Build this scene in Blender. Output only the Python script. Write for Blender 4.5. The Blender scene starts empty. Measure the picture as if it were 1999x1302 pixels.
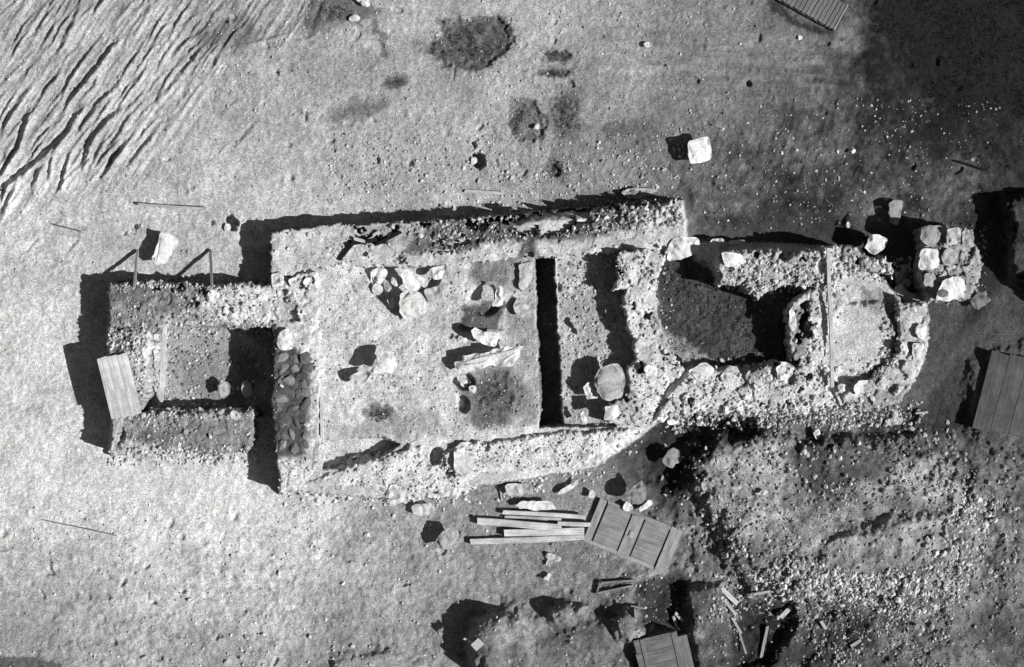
import bpy, bmesh, math, random
import numpy as np
from mathutils import Vector

# ------------------------------------------------------------------ basics
S = 90.0                 # photo pixels per metre on the ground
CX, CY = 999.5, 651.0    # nadir of the vertical view
HC = 36.0                # camera height (m)
SUN_EL = math.radians(40)
SHX, SHY = -0.958, 0.287  # direction in which shadows fall
KEXP = 1.44
rng = np.random.default_rng(7)
random.seed(7)
scene = bpy.context.scene
C = scene.collection

def lin(v):
    c = v / 255.0
    return c / 12.92 if c <= 0.04045 else ((c + 0.055) / 1.055) ** 2.4

def tone(v):             # grey of a sunlit flat surface -> albedo
    return max(0.012, min(0.72, lin(v) / KEXP))

def P(px, py, z):
    k = 1.0 - z / HC
    return ((px - CX) / S * k, (CY - py) / S * k, z)

# ------------------------------------------------------------------ noise
_TAB = np.random.default_rng(3).random((16, 256, 256))
def vnoise(x, y, sc, seed=0):
    t = _TAB[seed % 16]
    x = np.asarray(x, float) / sc + 1000.37 * (seed + 1)
    y = np.asarray(y, float) / sc + 517.13 * (seed + 1)
    ix = np.floor(x).astype(int); iy = np.floor(y).astype(int)
    fx = x - ix; fy = y - iy
    fx = fx * fx * (3 - 2 * fx); fy = fy * fy * (3 - 2 * fy)
    a = t[ix & 255, iy & 255]; b = t[(ix + 1) & 255, iy & 255]
    c = t[ix & 255, (iy + 1) & 255]; d = t[(ix + 1) & 255, (iy + 1) & 255]
    return ((a * (1 - fx) + b * fx) * (1 - fy) + (c * (1 - fx) + d * fx) * fy) * 2 - 1

def fbm(x, y, sc, seed=0, o=3):
    r = 0; a = 1.0; s = 0
    for i in range(o):
        r = r + a * vnoise(x, y, sc / 2 ** i, seed + i * 3); s += a; a *= 0.55
    return r / s

def sdist(poly, x, y):
    p = np.array(poly, float); n = len(p)
    d = np.full(x.shape, 1e9); ins = np.zeros(x.shape, bool)
    for i in range(n):
        ax, ay = p[i]; bx, by = p[(i + 1) % n]
        ex, ey = bx - ax, by - ay
        t = np.clip(((x - ax) * ex + (y - ay) * ey) / (ex * ex + ey * ey + 1e-9), 0, 1)
        d = np.minimum(d, np.hypot(x - ax - t * ex, y - ay - t * ey))
        if ay != by:
            c = ((ay > y) != (by > y)) & (x < (bx - ax) * (y - ay) / (by - ay) + ax)
            ins ^= c
    return np.where(ins, -d, d)

def sstep(t):
    t = np.clip(t, 0, 1); return t * t * (3 - 2 * t)

# ------------------------------------------------------------------ image-plane grid
STEP = 2.0
def axis(lo, hi):
    core = np.arange(lo, hi + 0.1, STEP)
    out = []; s = STEP; v = hi
    while v < hi + 25000:
        s *= 1.22; v += s; out.append(v)
    out = np.array(out)
    return np.concatenate([(lo - (out - hi))[::-1], core, out]), len(out)
ax, OX = axis(-40, 2040); ay, OY = axis(-40, 1342)
PX, PY = np.meshgrid(ax, ay)
Z = np.zeros(PX.shape); T = np.zeros(PX.shape)
WXN = fbm(PX, PY, 26, 1); WYN = fbm(PX, PY, 26, 2)
WXF = fbm(PX, PY, 7, 4, 2); WYF = fbm(PX, PY, 7, 5, 2)

def window(poly, pad):
    p = np.array(poly)
    i0, i1 = np.searchsorted(ay, [p[:, 1].min() - pad, p[:, 1].max() + pad])
    j0, j1 = np.searchsorted(ax, [p[:, 0].min() - pad, p[:, 0].max() + pad])
    return slice(max(i0 - 1, 0), i1 + 1), slice(max(j0 - 1, 0), j1 + 1)

def area(arr, poly, val, soft=4, warp=4, fine=2, add=False):
    w = window(poly, soft + warp * 2 + fine * 2 + 4)
    x = PX[w] + WXN[w] * warp * 2 + WXF[w] * fine; y = PY[w] + WYN[w] * warp * 2 + WYF[w] * fine
    m = sstep(0.5 - sdist(poly, x, y) / max(soft, .5))
    if add: arr[w] += val * m
    else: arr[w] = arr[w] * (1 - m) + val * m

def ell(cx, cy, rx, ry, a=0, n=16):
    a = math.radians(a)
    return [(cx + rx * math.cos(t) * math.cos(a) - ry * math.sin(t) * math.sin(a),
             cy + rx * math.cos(t) * math.sin(a) + ry * math.sin(t) * math.cos(a))
            for t in [2 * math.pi * i / n for i in range(n)]]

# ---- terrain relief
core = (PX > -60) & (PX < 2060) & (PY > -60) & (PY < 1362)
Z += 0.05 * fbm(PX, PY, 170, 6) + 0.016 * fbm(PX, PY, 36, 7)
Z += np.where(core, 0.008 * fbm(PX, PY, 11, 8, 2) + 0.004 * vnoise(PX, PY, 4.3, 9), 0)
# lumpy ground lower left and middle right
rough = np.zeros(PX.shape)
area(rough, [(600, 1010), (900, 990), (1400, 1120), (1400, 1400), (100, 1400), (100, 1180)], 1, 90)
area(rough, [(900, 250), (1500, 200), (1990, 300), (1990, 420), (1350, 400), (900, 370)], .8, 90)
area(rough, [(1300, 830), (1990, 800), (1990, 1330), (1300, 1330)], 1.6, 60)
Z += np.where(core, rough * (0.022 * fbm(PX, PY, 13, 10, 2) + .02 * fbm(PX, PY, 24, 5)), 0)

# raked ruts, upper left
def ridge(pts, A=.09, w=5, off=6):
    pts = np.array(pts, float)
    win = window(pts, 40)
    x = PX[win] + WXN[win] * 1.2 + WXF[win] * 1.8; y = PY[win] + WYN[win] * 1.2 + WYF[win] * 1.8
    best = np.full(x.shape, 1e9); sg = np.zeros(x.shape); tt = np.zeros(x.shape)
    L = np.r_[0, np.cumsum(np.hypot(*np.diff(pts, axis=0).T))]
    for i in range(len(pts) - 1):
        a = pts[i]; e = pts[i + 1] - a; l = np.hypot(*e)
        t = np.clip(((x - a[0]) * e[0] + (y - a[1]) * e[1]) / (l * l), 0, 1)
        dx = x - a[0] - t * e[0]; dy = y - a[1] - t * e[1]
        d = np.hypot(dx, dy); s = (e[0] * dy - e[1] * dx) / l
        b = d < best
        best = np.where(b, d, best); sg = np.where(b, s, sg); tt = np.where(b, (L[i] + t * l) / L[-1], tt)
    end = np.exp(-(np.maximum(best - np.abs(sg), 0) / 5) ** 2)
    prof = np.exp(-((sg - off) / w) ** 2) - .75 * np.exp(-((sg + .5) / (w * .62)) ** 2)
    Z[win] += A * prof * np.sin(np.pi * np.clip(tt * .88 + .06, 0, 1)) ** .6 * end
# lines run from lower left to upper right; positive side = right/below
for pts, A, w in [
    ([(128, 195), (165, 157), (205, 104), (227, 76)], .14, 5), ([(118, 190), (133, 155), (157, 118), (188, 78)], .09, 4),
    ([(157, 322), (168, 285), (180, 258), (204, 232), (238, 207)], .17, 7), ([(2, 362), (70, 311), (126, 257), (154, 208)], .17, 7),
    ([(200, 340), (226, 300), (241, 275)], .14, 5), ([(205, 290), (224, 268), (247, 230)], .12, 5), ([(250, 322), (272, 290), (296, 260)], .12, 5),
    ([(60, 365), (74, 330), (84, 318)], .12, 5), ([(116, 362), (124, 330), (134, 300)], .12, 4), ([(4, 330), (30, 290), (53, 216)], .14, 6),
    ([(325, 114), (360, 82), (409, 42)], .09, 4), ([(344, 148), (370, 118), (395, 88)], .08, 4), ([(278, 190), (300, 160), (315, 140)], .06, 4),
    ([(180, 205), (205, 185), (232, 158)], .11, 5), ([(150, 255), (165, 232), (184, 205)], .1, 5), ([(165, 182), (182, 165), (186, 150)], .08, 4),
    ([(112, 95), (135, 50), (154, 0)], .07, 5), ([(90, 70), (106, 45)], .06, 4), ([(30, 75), (60, 40), (85, 5)], .05, 5),
    ([(435, 215), (460, 196)], .05, 4), ([(455, 285), (498, 238)], .06, 5), ([(580, 32), (596, -6)], .1, 4), ([(606, 62), (632, -4)], .1, 6),
    ([(485, 82), (522, 74), (560, 62)], .07, 4), ([(0, 260), (20, 210), (48, 175)], .08, 6), ([(0, 225), (25, 185)], .06, 4),
    ([(170, 335), (190, 295), (205, 262)], .07, 4), ([(92, 345), (100, 300), (118, 270)], .09, 4), ([(225, 215), (262, 160), (295, 120)], .05, 4),
    ([(245, 80), (275, 45), (290, 8)], .05, 4), ([(262, 250), (300, 205)], .05, 4), ([(300, 200), (345, 150)], .05, 4), ([(330, 60), (362, 10)], .05, 4),
    ([(215, 320), (222, 290)], .06, 3), ([(180, 330), (200, 305), (214, 290)], .07, 3), ([(40, 350), (50, 320), (66, 300)], .07, 4),
    ([(15, 150), (50, 110)], .04, 4), ([(60, 220), (88, 170), (120, 130)], .05, 4), ([(75, 250), (108, 205)], .06, 4),
    ([(52, 490), (75, 465)], .03, 3), ([(134, 490), (152, 468)], .03, 3),
    ([(0, 420), (18, 380), (30, 345)], .1, 5), ([(18, 400), (40, 365)], .08, 4), ([(0, 395), (10, 360)], .08, 4)]:
    ridge(pts, A * (.85 - .5 * max(0, pts[0][0]) / 600), w * 1.2, w * 1.25)
rr_ = random.Random(11)
for _ in range(190):
    x_, y_ = rr_.uniform(-20, 520), rr_.uniform(-20, 400)
    if x_ * .8 + y_ > 500: continue
    l_ = rr_.uniform(30, 95); a_ = math.radians(rr_.uniform(48, 66))
    ridge([(x_, y_), (x_ + l_ * .5 * math.cos(a_) + rr_.uniform(-3, 3), y_ - l_ * .5 * math.sin(a_)), (x_ + l_ * math.cos(a_ - .08), y_ - l_ * math.sin(a_ - .08))], rr_.uniform(.015, .06) * (1 - .6 * max(0, x_) / 600), rr_.uniform(2.2, 5), 4.5)
m = np.zeros(PX.shape); area(m, [(-40, -40), (640, -40), (600, 60), (420, 160), (300, 340), (60, 420), (-40, 460)], 1, 70)
ca, sa = math.cos(math.radians(-56)), math.sin(math.radians(-56))
U = PX * ca + PY * sa; V = -PX * sa + PY * ca
STR = fbm(U / 9, V, 8, 11, 2)
Z += m * .035 * STR
m2 = np.zeros(PX.shape); area(m2, [(1150, 40), (1420, 50), (1700, 100), (1720, 180), (1400, 190), (1150, 140)], 1, 60)
STR2 = fbm(PX / 7, PY - PX * .08, 9, 12, 2)
Z += m2 * .025 * STR2
m3 = np.zeros(PX.shape); area(m3, [(1480, 180), (1660, 180), (1660, 360), (1420, 380)], 1, 60)
STR3 = fbm(PX - PY * -.25, PY / 7, 9, 13, 2)
Z += m3 * .018 * STR3

blot_h = np.zeros(PX.shape); area(blot_h, [(1280, 840), (1800, 830), (2040, 880), (2040, 1340), (1000, 1340), (960, 1160), (1200, 1130)], 1, 60)
# ---- excavated floors, trenches, banks and spoil
def H(poly, z, soft=4, warp=2, fine=2, add=False): area(Z, poly, z, soft, warp, fine, add)
def keep(z, amp=1.0): return z
REL = Z.copy()
H([(533, 452), (1334, 390), (1345, 470), (1400, 480), (1640, 478), (1700, 520), (1790, 610), (1812, 640), (1800, 720), (1720, 790), (1300, 815), (1225, 850), (1160, 915), (760, 975), (548, 958)], .55, 5, 1, 2)
H([(300, 632), (542, 636), (542, 812), (272, 812)], -.30, 5)
H([(470, 420), (560, 415), (900, 385), (1330, 352), (1345, 385), (900, 440), (470, 470)], -.12, 30)
H([(1350, 430), (1650, 425), (1655, 480), (1640, 492), (1400, 492), (1345, 470)], -.16, 24)
site = np.zeros(PX.shape); area(site, [(540, 455), (1330, 395), (1790, 610), (1700, 780), (560, 950)], 1, 20)
Z += site * (.035 * fbm(PX, PY, 48, 5) + .018 * fbm(PX, PY, 17, 12))
H([(1046, 505), (1080, 503), (1086, 600), (1092, 700), (1100, 832), (1055, 832), (1056, 760), (1050, 640)], -.45, 5, 2.5, 3)
H([(1084, 500), (1215, 488), (1245, 640), (1245, 700), (1215, 760), (1200, 832), (1097, 832)], .36, 5, 1)
H([(1280, 500), (1350, 490), (1400, 545), (1480, 575), (1500, 555), (1572, 560), (1566, 712), (1340, 722), (1290, 690)], .20, 8, 4)
H([(1330, 468), (1400, 462), (1400, 500), (1395, 560), (1340, 552)], .12, 4)
H([(1615, 598), (1720, 590), (1748, 640), (1742, 700), (1690, 728), (1600, 716)], .70, 10, 3, 4)
H([(718, 523), (862, 521), (852, 560), (816, 575), (782, 622), (758, 602), (733, 577)], .36, 5)
H([(626, 858), (700, 856), (745, 853), (782, 866), (740, 892), (660, 915), (630, 915)], .20, 3, 1.5)
H([(680, 470), (720, 462), (775, 440), (785, 470), (772, 484), (700, 490)], .38, 5)
H(ell(945, 585, 30, 30), .40, 10); H(ell(905, 745, 22, 16), .36, 6); H(ell(903, 790, 14, 16), .34, 4); H(ell(968, 770, 50, 48), .47, 30)
H(ell(852, 890, 16, 16), .25, 4); H(ell(877, 918, 9, 8), .35, 3)
# spoil heap and the ditch beside it
H([(1246, 870), (1290, 832), (1350, 812), (1470, 815), (1480, 850), (1360, 880), (1335, 930), (1290, 960), (1262, 930)], -.22, 24, 7, 5)
H([(1352, 905), (1385, 858), (1450, 842), (1640, 852), (1780, 880), (1890, 960), (1890, 1120), (1700, 1190), (1500, 1165), (1420, 1080), (1372, 985)], .42, 64, 12, 7)
H([(1590, 1018), (1720, 972), (1850, 962), (1800, 1000), (1660, 1034)], .34, 34, 6)
H([(1620, 1060), (1740, 1018), (1850, 1008), (1760, 1060)], .60, 34, 6)
H([(1540, 1090), (1800, 1060), (1900, 1000), (1905, 1120), (1720, 1190), (1560, 1160)], .10, 50, 8, 3, True)
H([(1500, 820), (1740, 800), (1720, 850), (1560, 860)], .08, 20, 5)
H([(1655, 798), (1790, 800), (1780, 850), (1670, 850)], -.12, 14)
# bank bottom middle, with bumps added for the shadows they cast
H([(935, 1222), (1000, 1192), (1060, 1200), (1100, 1188), (1180, 1215), (1235, 1235), (1235, 1360), (925, 1360), (925, 1290)], .30, 60, 8)
H(ell(975, 1264, 62, 66, 10), .50, 18, 5, 3, True)  # bump added and shaped to cast the dark patch on its left
H(ell(1105, 1196, 34, 16), .28, 22, 6, 4, True); H(ell(1228, 1222, 26, 30), .34, 26, 6, 4, True); H(ell(1150, 1240, 40, 24), .12, 26, 6, 4, True)
H([(990, 1225), (1120, 1215), (1230, 1260), (1225, 1360), (980, 1360)], -.12, 40, 5, 2, True)
H([(1240, 1140), (1330, 1120), (1345, 1160), (1330, 1235), (1255, 1215)], -.12, 26)
H([(1340, 1150), (1405, 1140), (1420, 1220), (1430, 1310), (1360, 1320)], .26, 20)
H([(1450, 1190), (1540, 1175), (1560, 1210), (1500, 1300), (1440, 1300)], -.25, 20)
H([(1640, 1180), (1720, 1165), (1730, 1190), (1660, 1210)], .1, 14)
H([(650, 1290), (760, 1265), (830, 1300), (800, 1350), (640, 1350)], .12, 24, 6)
# banks at the right edge
H([(1964, 384), (2400, 388), (2400, 620), (2050, 600), (1990, 540), (1972, 480)], .62, 30, 10, 5)
H([(1888, 720), (1935, 685), (2400, 670), (2400, 900), (1930, 880), (1890, 820)], .15, 40, 12, 5)
H([(1870, 1185), (1990, 1160), (2300, 1160), (2300, 1400), (1900, 1400)], -.2, 40)
# small pits (dark side towards the sun)
for cx, cy, r, d in [(451, 437, 14, .42), (931, 316, 16, .45), (925, 283, 6, .15), (1461, 165, 6, .14), (735, 312, 5, .12), (800, 318, 5, .1), (1083, 335, 13, .1), (412, 434, 4, .1), (266, 443, 5, .12), (242, 456, 4, .1)]:
    H(ell(cx + r * .15, cy - r * .1, r * .8, r, -20), -d, 5, 2, 4, True)
H(ell(918, 82, 84, 52, -8), -.10, 16, 6, 5, True); H(ell(1024, 238, 40, 38), -.08, 14, 6, 5, True); H(ell(1084, 108, 30, 9), -.06, 8, 4, 4, True); H(ell(1080, 142, 30, 8), -.06, 8, 4, 4, True)
dk = np.zeros(PX.shape)
for q_ in (ell(918, 82, 84, 52, -8), ell(1024, 238, 42, 40), ell(1105, 225, 30, 44), ell(968, 770, 46, 44), ell(742, 808, 26, 20)): area(dk, q_, 1, 12, 5, 4)
Z += dk * .035 * fbm(PX, PY, 11, 9, 2)
for k in range(420):
    cx, cy = random.uniform(0, 1990), random.choice([random.uniform(0, 400), random.uniform(980, 1300)])
    H(ell(cx, cy, random.uniform(2.5, 7), random.uniform(2, 5), random.uniform(0, 180), 8), random.uniform(.01, .03), 6, .5, 1, True)
# footprints and hollows on the open ground
for k in range(120):
    cx, cy = random.uniform(0, 1900), random.choice([random.uniform(0, 360), random.uniform(1000, 1300)])
    H(ell(cx, cy, random.uniform(5, 11), random.uniform(3, 6), random.uniform(0, 180)), -random.uniform(.015, .06), 4, 1, 1, True)
Z += blot_h * (.07 * fbm(PX, PY, 46, 4) + .05 * fbm(PX, PY, 20, 9))
Zfine = np.where(core, .009 * fbm(PX, PY, 9, 14, 2) + .006 * vnoise(PX, PY, 4, 15), 0)
Z += Zfine
H([(1290, 515), (1400, 560), (1480, 580), (1555, 575), (1550, 700), (1345, 712)], 0, 1, 1, 1, True)
mm = np.zeros(PX.shape); area(mm, [(1290, 515), (1350, 500), (1400, 560), (1500, 580), (1560, 575), (1550, 700), (1345, 712)], 1, 10)
Z += mm * .035 * fbm(PX, PY, 8, 3, 2)

# ---- ground tones: greys of dust and earth, with some shade painted in
cp = [(50, 60, 168), (200, 200, 172), (330, 330, 186), (50, 480, 202), (60, 700, 208), (60, 950, 214), (300, 980, 216), (450, 1010, 214), (600, 1020, 206), (550, 1090, 196), (330, 1150, 190), (100, 1180, 172), (90, 1270, 160), (400, 1280, 160), (700, 1110, 166), (700, 1230, 146), (500, 60, 160), (480, 220, 176), (640, 130, 162), (680, 290, 170), (800, 230, 170), (800, 60, 176), (1010, 150, 173), (960, 250, 171), (1060, 30, 176), (1200, 60, 152), (1220, 180, 152), (1400, 60, 138), (1400, 180, 130), (1560, 110, 128), (1640, 90, 112), (1540, 210, 100), (1600, 300, 84), (1680, 180, 66), (1690, 300, 62), (1700, 50, 66), (1715, 130, 48), (1740, 210, 44), (1690, 250, 62), (1775, 50, 22), (1800, 150, 27), (1780, 320, 56), (1860, 330, 66), (1900, 60, 18), (1960, 150, 18), (1820, 240, 34), (1920, 250, 40), (1500, 400, 72), (1420, 340, 96), (1380, 420, 96), (1260, 260, 124), (1270, 340, 120), (1700, 390, 88), (1840, 380, 92), (1600, 440, 62), (1140, 340, 142), (1000, 330, 162), (850, 350, 174), (640, 370, 184), (450, 380, 192), (260, 430, 194), (1000, 1100, 136), (850, 1080, 152), (1100, 1130, 136), (1150, 1000, 140), (1200, 1130, 124), (1060, 1260, 122), (1180, 1260, 118), (1390, 1040, 124), (1400, 1120, 122), (1460, 890, 146), (1480, 1000, 146), (1600, 900, 98), (1650, 1080, 150), (1720, 930, 124), (1800, 1050, 140), (1920, 1060, 116), (1950, 1240, 98), (1850, 860, 98), (1960, 900, 110), (1950, 780, 112), (1850, 720, 84), (1930, 430, 32), (1985, 420, 52), (1985, 500, 66), (1985, 560, 76), (1960, 640, 84), (1900, 650, 72), (1700, 1240, 94), (1560, 1240, 72), (1800, 1280, 108), (1390, 1240, 86), (1300, 900, 58), (1870, 560, 84), (1870, 640, 78)]
cp = np.array(cp, float)
num = np.zeros(PX.shape); den = np.zeros(PX.shape)
gx = PX + WXN * 22 + WXF * 4; gy = PY + WYN * 22 + WYF * 4
for x, y, v in cp:
    w = 1 / ((gx - x) ** 2 + (gy - y) ** 2 + 900) ** 1.7
    num += w * v; den += w
G = num / den
far = ~core
def TT(poly, v, soft=8, warp=4, fine=4): area(G, poly, v, soft, warp, fine)
# dark earth and ash patches, and a shadow band by the right bank
TT(ell(918, 82, 88, 54, -8), 104, 30, 12, 12); TT(ell(1024, 235, 44, 40), 118, 26, 10, 12); TT(ell(1105, 225, 30, 44), 106, 34, 10, 12)
TT(ell(1084, 108, 32, 12), 100, 14, 6, 6); TT(ell(1080, 142, 32, 9), 108, 12, 6, 6); TT(ell(775, 160, 22, 14), 104, 16, 6, 6)
TT([(600, 0), (690, -10), (740, 20), (700, 40), (650, 50), (600, 70)], 108, 20, 8, 8); TT([(730, 30), (745, 60), (765, 110), (750, 110), (728, 60)], 112, 12, 6, 6)
TT(ell(700, 212, 60, 14, -20), 118, 24, 8, 6); TT([(380, 60), (470, 20), (520, 60), (470, 100), (400, 110)], 122, 30, 10, 8)
TT(ell(1085, 330, 24, 24), 104, 16, 6, 6); TT(ell(1230, 255, 70, 20), 112, 30, 6, 6)
TT([(1560, 330), (1640, 320), (1640, 440), (1380, 450), (1370, 420), (1500, 400)], 66, 40, 10, 8)
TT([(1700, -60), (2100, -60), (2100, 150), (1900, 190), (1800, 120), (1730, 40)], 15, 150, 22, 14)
TT([(1500, -5), (1560, 40), (1625, 66), (1600, 72), (1500, 20)], 62, 10, 4, 4)
TT([(1905, 372), (2000, 365), (1965, 420), (1960, 540), (1920, 600), (1880, 650), (1900, 590), (1910, 500)], 46, 24, 6, 5)  # dark soil tone that also paints in the bank's shadow
# site floors
TT([(533, 452), (1334, 390), (1345, 470), (1640, 478), (1700, 520), (1812, 640), (1800, 720), (1720, 790), (1300, 815), (1160, 915), (760, 975), (548, 958)], 200, 4, 2, 2)
TT([(620, 540), (860, 540), (880, 850), (640, 850)], 200, 20)
TT([(780, 470), (1040, 440), (1050, 480), (860, 512), (790, 505)], 168, 16)
TT([(920, 505), (1010, 500), (1010, 560), (950, 560), (920, 545)], 122, 22, 6, 6); TT([(905, 600), (985, 590), (970, 655), (900, 640)], 96, 16, 6, 6)
TT([(985, 520), (1045, 510), (1052, 830), (930, 840), (890, 800), (1000, 700)], 164, 14, 4, 5)
TT([(915, 725), (1000, 720), (1010, 770), (985, 830), (930, 830), (900, 780)], 108, 22, 6, 7); TT(ell(740, 810, 30, 22), 112, 18, 6, 7)
TT([(640, 830), (860, 800), (870, 850), (640, 855)], 176, 16, 5, 5)
TT([(1044, 505), (1084, 503), (1100, 832), (1054, 832)], 118, 3, 1, 2)  # trench shade deepened by a darker floor tone
TT([(1086, 500), (1215, 488), (1245, 640), (1245, 700), (1215, 760), (1200, 832), (1096, 832)], 176, 6, 3, 4); TT(ell(1145, 600, 34, 60), 160, 20, 6, 6)
TT([(1262, 500), (1340, 485), (1400, 545), (1480, 575), (1500, 555), (1572, 560), (1566, 712), (1380, 722), (1310, 690), (1280, 600)], 74, 14, 5, 6)
TT([(1290, 640), (1380, 690), (1400, 720), (1300, 720)], 150, 14, 5, 6)
TT([(1600, 600), (1720, 590), (1748, 640), (1742, 700), (1690, 728), (1600, 716)], 204, 14)
TT([(1680, 560), (1735, 570), (1740, 610), (1690, 605)], 150, 14, 4, 5)
TT([(300, 632), (542, 636), (542, 812), (272, 812)], 160, 6); TT([(262, 690), (330, 650), (325, 770), (280, 772)], 196, 14); TT(ell(465, 730, 40, 40), 120, 24, 6, 7)
TT([(350, 700), (470, 690), (480, 790), (380, 790)], 140, 24, 6, 6)
# spoil and ditch
TT([(1246, 870), (1290, 832), (1350, 812), (1470, 815), (1500, 850), (1380, 900), (1370, 930), (1300, 960), (1250, 940), (1262, 920)], 50, 14, 4, 6)  # shadow in the ditch also painted into the ground tone
TT([(1370, 905), (1420, 870), (1520, 868), (1560, 930), (1480, 1010), (1400, 990)], 164, 26, 8, 6)
TT([(1560, 850), (1740, 820), (1760, 880), (1680, 960), (1590, 990), (1530, 900)], 92, 24, 8, 8)
TT([(1560, 980), (1700, 940), (1840, 900), (1900, 960), (1860, 990), (1700, 970)], 156, 22, 8, 7)
TT([(1660, 800), (1800, 800), (1870, 690), (1900, 720), (1890, 830), (1800, 850), (1680, 850)], 66, 16, 5, 5)  # shaded gap painted as a darker ground tone
TT([(1590, 1060), (1800, 1020), (1880, 1000), (1860, 1060), (1700, 1100)], 152, 26, 8, 7)
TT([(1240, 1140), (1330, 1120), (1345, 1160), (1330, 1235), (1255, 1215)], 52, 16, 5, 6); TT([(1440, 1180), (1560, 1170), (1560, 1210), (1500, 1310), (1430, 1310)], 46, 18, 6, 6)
TT([(1350, 1170), (1400, 1150), (1415, 1240), (1360, 1250)], 116, 14, 5, 6); TT(ell(1480, 1140, 70, 20), 110, 20)
TT([(960, 1210), (1040, 1195), (1090, 1215), (1030, 1260), (960, 1250)], 132, 20, 6, 6)
TT([(1565, 1230), (1680, 1200), (1720, 1260), (1560, 1320)], 62, 30, 8, 7); TT([(1790, 1180), (1880, 1170), (1880, 1300), (1760, 1310)], 112, 26, 8, 7)
TT([(-20, 1280), (60, 1280), (120, 1292), (110, 1330), (-20, 1330)], 96, 8)  # cast shadow along the bottom edge painted as a darker tone
# streaks, clods and specks that belong to the soil itself
G += m * 24 * STR + m2 * 20 * STR2 + m3 * 9 * STR3
blot = np.zeros(PX.shape); area(blot, [(1240, 830), (2040, 780), (2040, 1340), (1000, 1340), (900, 1150), (1150, 1120)], 1, 70)
blot2 = np.zeros(PX.shape); area(blot2, [(1640, -40), (2040, -40), (2040, 560), (1900, 480), (1640, 430), (1350, 440), (1350, 330), (1560, 200)], 1, 90)
G += np.where(core, 9 * fbm(PX, PY, 120, 6) + 12 * fbm(PX, PY, 50, 3) + 11 * fbm(PX, PY, 15, 2), 0) * (G / 160)
G += blot * (26 * fbm(PX, PY, 80, 2) + 32 * fbm(PX, PY, 34, 10) + 24 * fbm(PX, PY, 13, 5)) * np.clip(G / 110, .5, 1.1)
G += blot2 * (26 * fbm(PX, PY, 60, 8) + 26 * fbm(PX, PY, 26, 11) + 24 * fbm(PX, PY, 10, 1)) * np.clip(G / 55, .3, 1.2)
SM = fbm(PX / 9, PY + PX * .02, 9, 14, 3)
m4 = np.zeros(PX.shape); area(m4, [(-40, 1000), (900, 1010), (1000, 1130), (600, 1220), (-40, 1200)], 1, 90)
G += m4 * 15 * SM
G += site * (10 * fbm(PX, PY, 55, 9) + 10 * fbm(PX, PY, 22, 3))
chf = np.zeros(PX.shape); area(chf, [(860, 480), (1290, 470), (1200, 830), (880, 840)], 1, 40)
G += chf * 16 * fbm(PX, PY, 24, 13)
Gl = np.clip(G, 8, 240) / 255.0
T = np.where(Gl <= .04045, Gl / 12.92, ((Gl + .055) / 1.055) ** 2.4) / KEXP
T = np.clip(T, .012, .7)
SURF = Z.copy()

# ------------------------------------------------------------------ materials
def mat(name, build):
    mt = bpy.data.materials.new(name); mt.use_nodes = True
    nt = mt.node_tree; b = nt.nodes['Principled BSDF']
    b.inputs['Roughness'].default_value = .95
    b.inputs['Specular IOR Level'].default_value = .12
    build(nt, b); return mt

def N(nt, t, **k):
    n = nt.nodes.new(t)
    for a, v in k.items(): setattr(n, a, v)
    return n

def math_(nt, op, a, b):
    n = N(nt, 'ShaderNodeMath', operation=op)
    for i, v in enumerate((a, b)):
        if isinstance(v, (int, float)): n.inputs[i].default_value = v
        else: nt.links.new(v, n.inputs[i])
    return n.outputs[0]

def noise(nt, vec, scale, detail=2, rough=.6):
    n = N(nt, 'ShaderNodeTexNoise'); n.inputs['Scale'].default_value = scale
    n.inputs['Detail'].default_value = detail; n.inputs['Roughness'].default_value = rough
    nt.links.new(vec, n.inputs['Vector']); return n.outputs['Fac']

def remap(nt, f, a, b, lo, hi):
    n = N(nt, 'ShaderNodeMapRange'); nt.links.new(f, n.inputs[0])
    for i, v in enumerate((a, b, lo, hi)): n.inputs[i + 1].default_value = v
    return n.outputs[0]

def grey(nt, b, val):
    nt.links.new(val, b.inputs['Base Color'])

def bump(nt, b, h, strength, dist):
    n = N(nt, 'ShaderNodeBump'); n.inputs['Strength'].default_value = strength; n.inputs['Distance'].default_value = dist
    nt.links.new(h, n.inputs['Height']); nt.links.new(n.outputs[0], b.inputs['Normal'])

def earth_nodes(lo=.40, hi=1.62, sc=30, bs=.4):
    def f(nt, b):
        at = N(nt, 'ShaderNodeAttribute', attribute_name='tone')
        ge = N(nt, 'ShaderNodeNewGeometry')
        n1 = noise(nt, ge.outputs['Position'], sc, 3, .8)
        n2 = noise(nt, ge.outputs['Position'], 6, 4, .7)
        n3 = noise(nt, ge.outputs['Position'], 62, 1, .5)
        n4 = noise(nt, ge.outputs['Position'], 1.3, 3, .6)
        v = math_(nt, 'MULTIPLY', at.outputs['Fac'], remap(nt, n1, .28, .72, lo, hi))
        v = math_(nt, 'MULTIPLY', v, remap(nt, n2, .3, .7, .74, 1.24))
        v = math_(nt, 'MULTIPLY', v, remap(nt, n3, .25, .75, .55, 1.45))
        v = math_(nt, 'MULTIPLY', v, remap(nt, n4, .3, .7, .86, 1.14))
        v = math_(nt, 'MAXIMUM', math_(nt, 'MINIMUM', v, .72), .008)
        grey(nt, b, v)
        bump(nt, b, n1, bs, .03)
    return f
M_EARTH = mat('earth', earth_nodes())
M_WALL = mat('rubble_masonry', earth_nodes(.62, 1.34, 24, .35))

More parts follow.
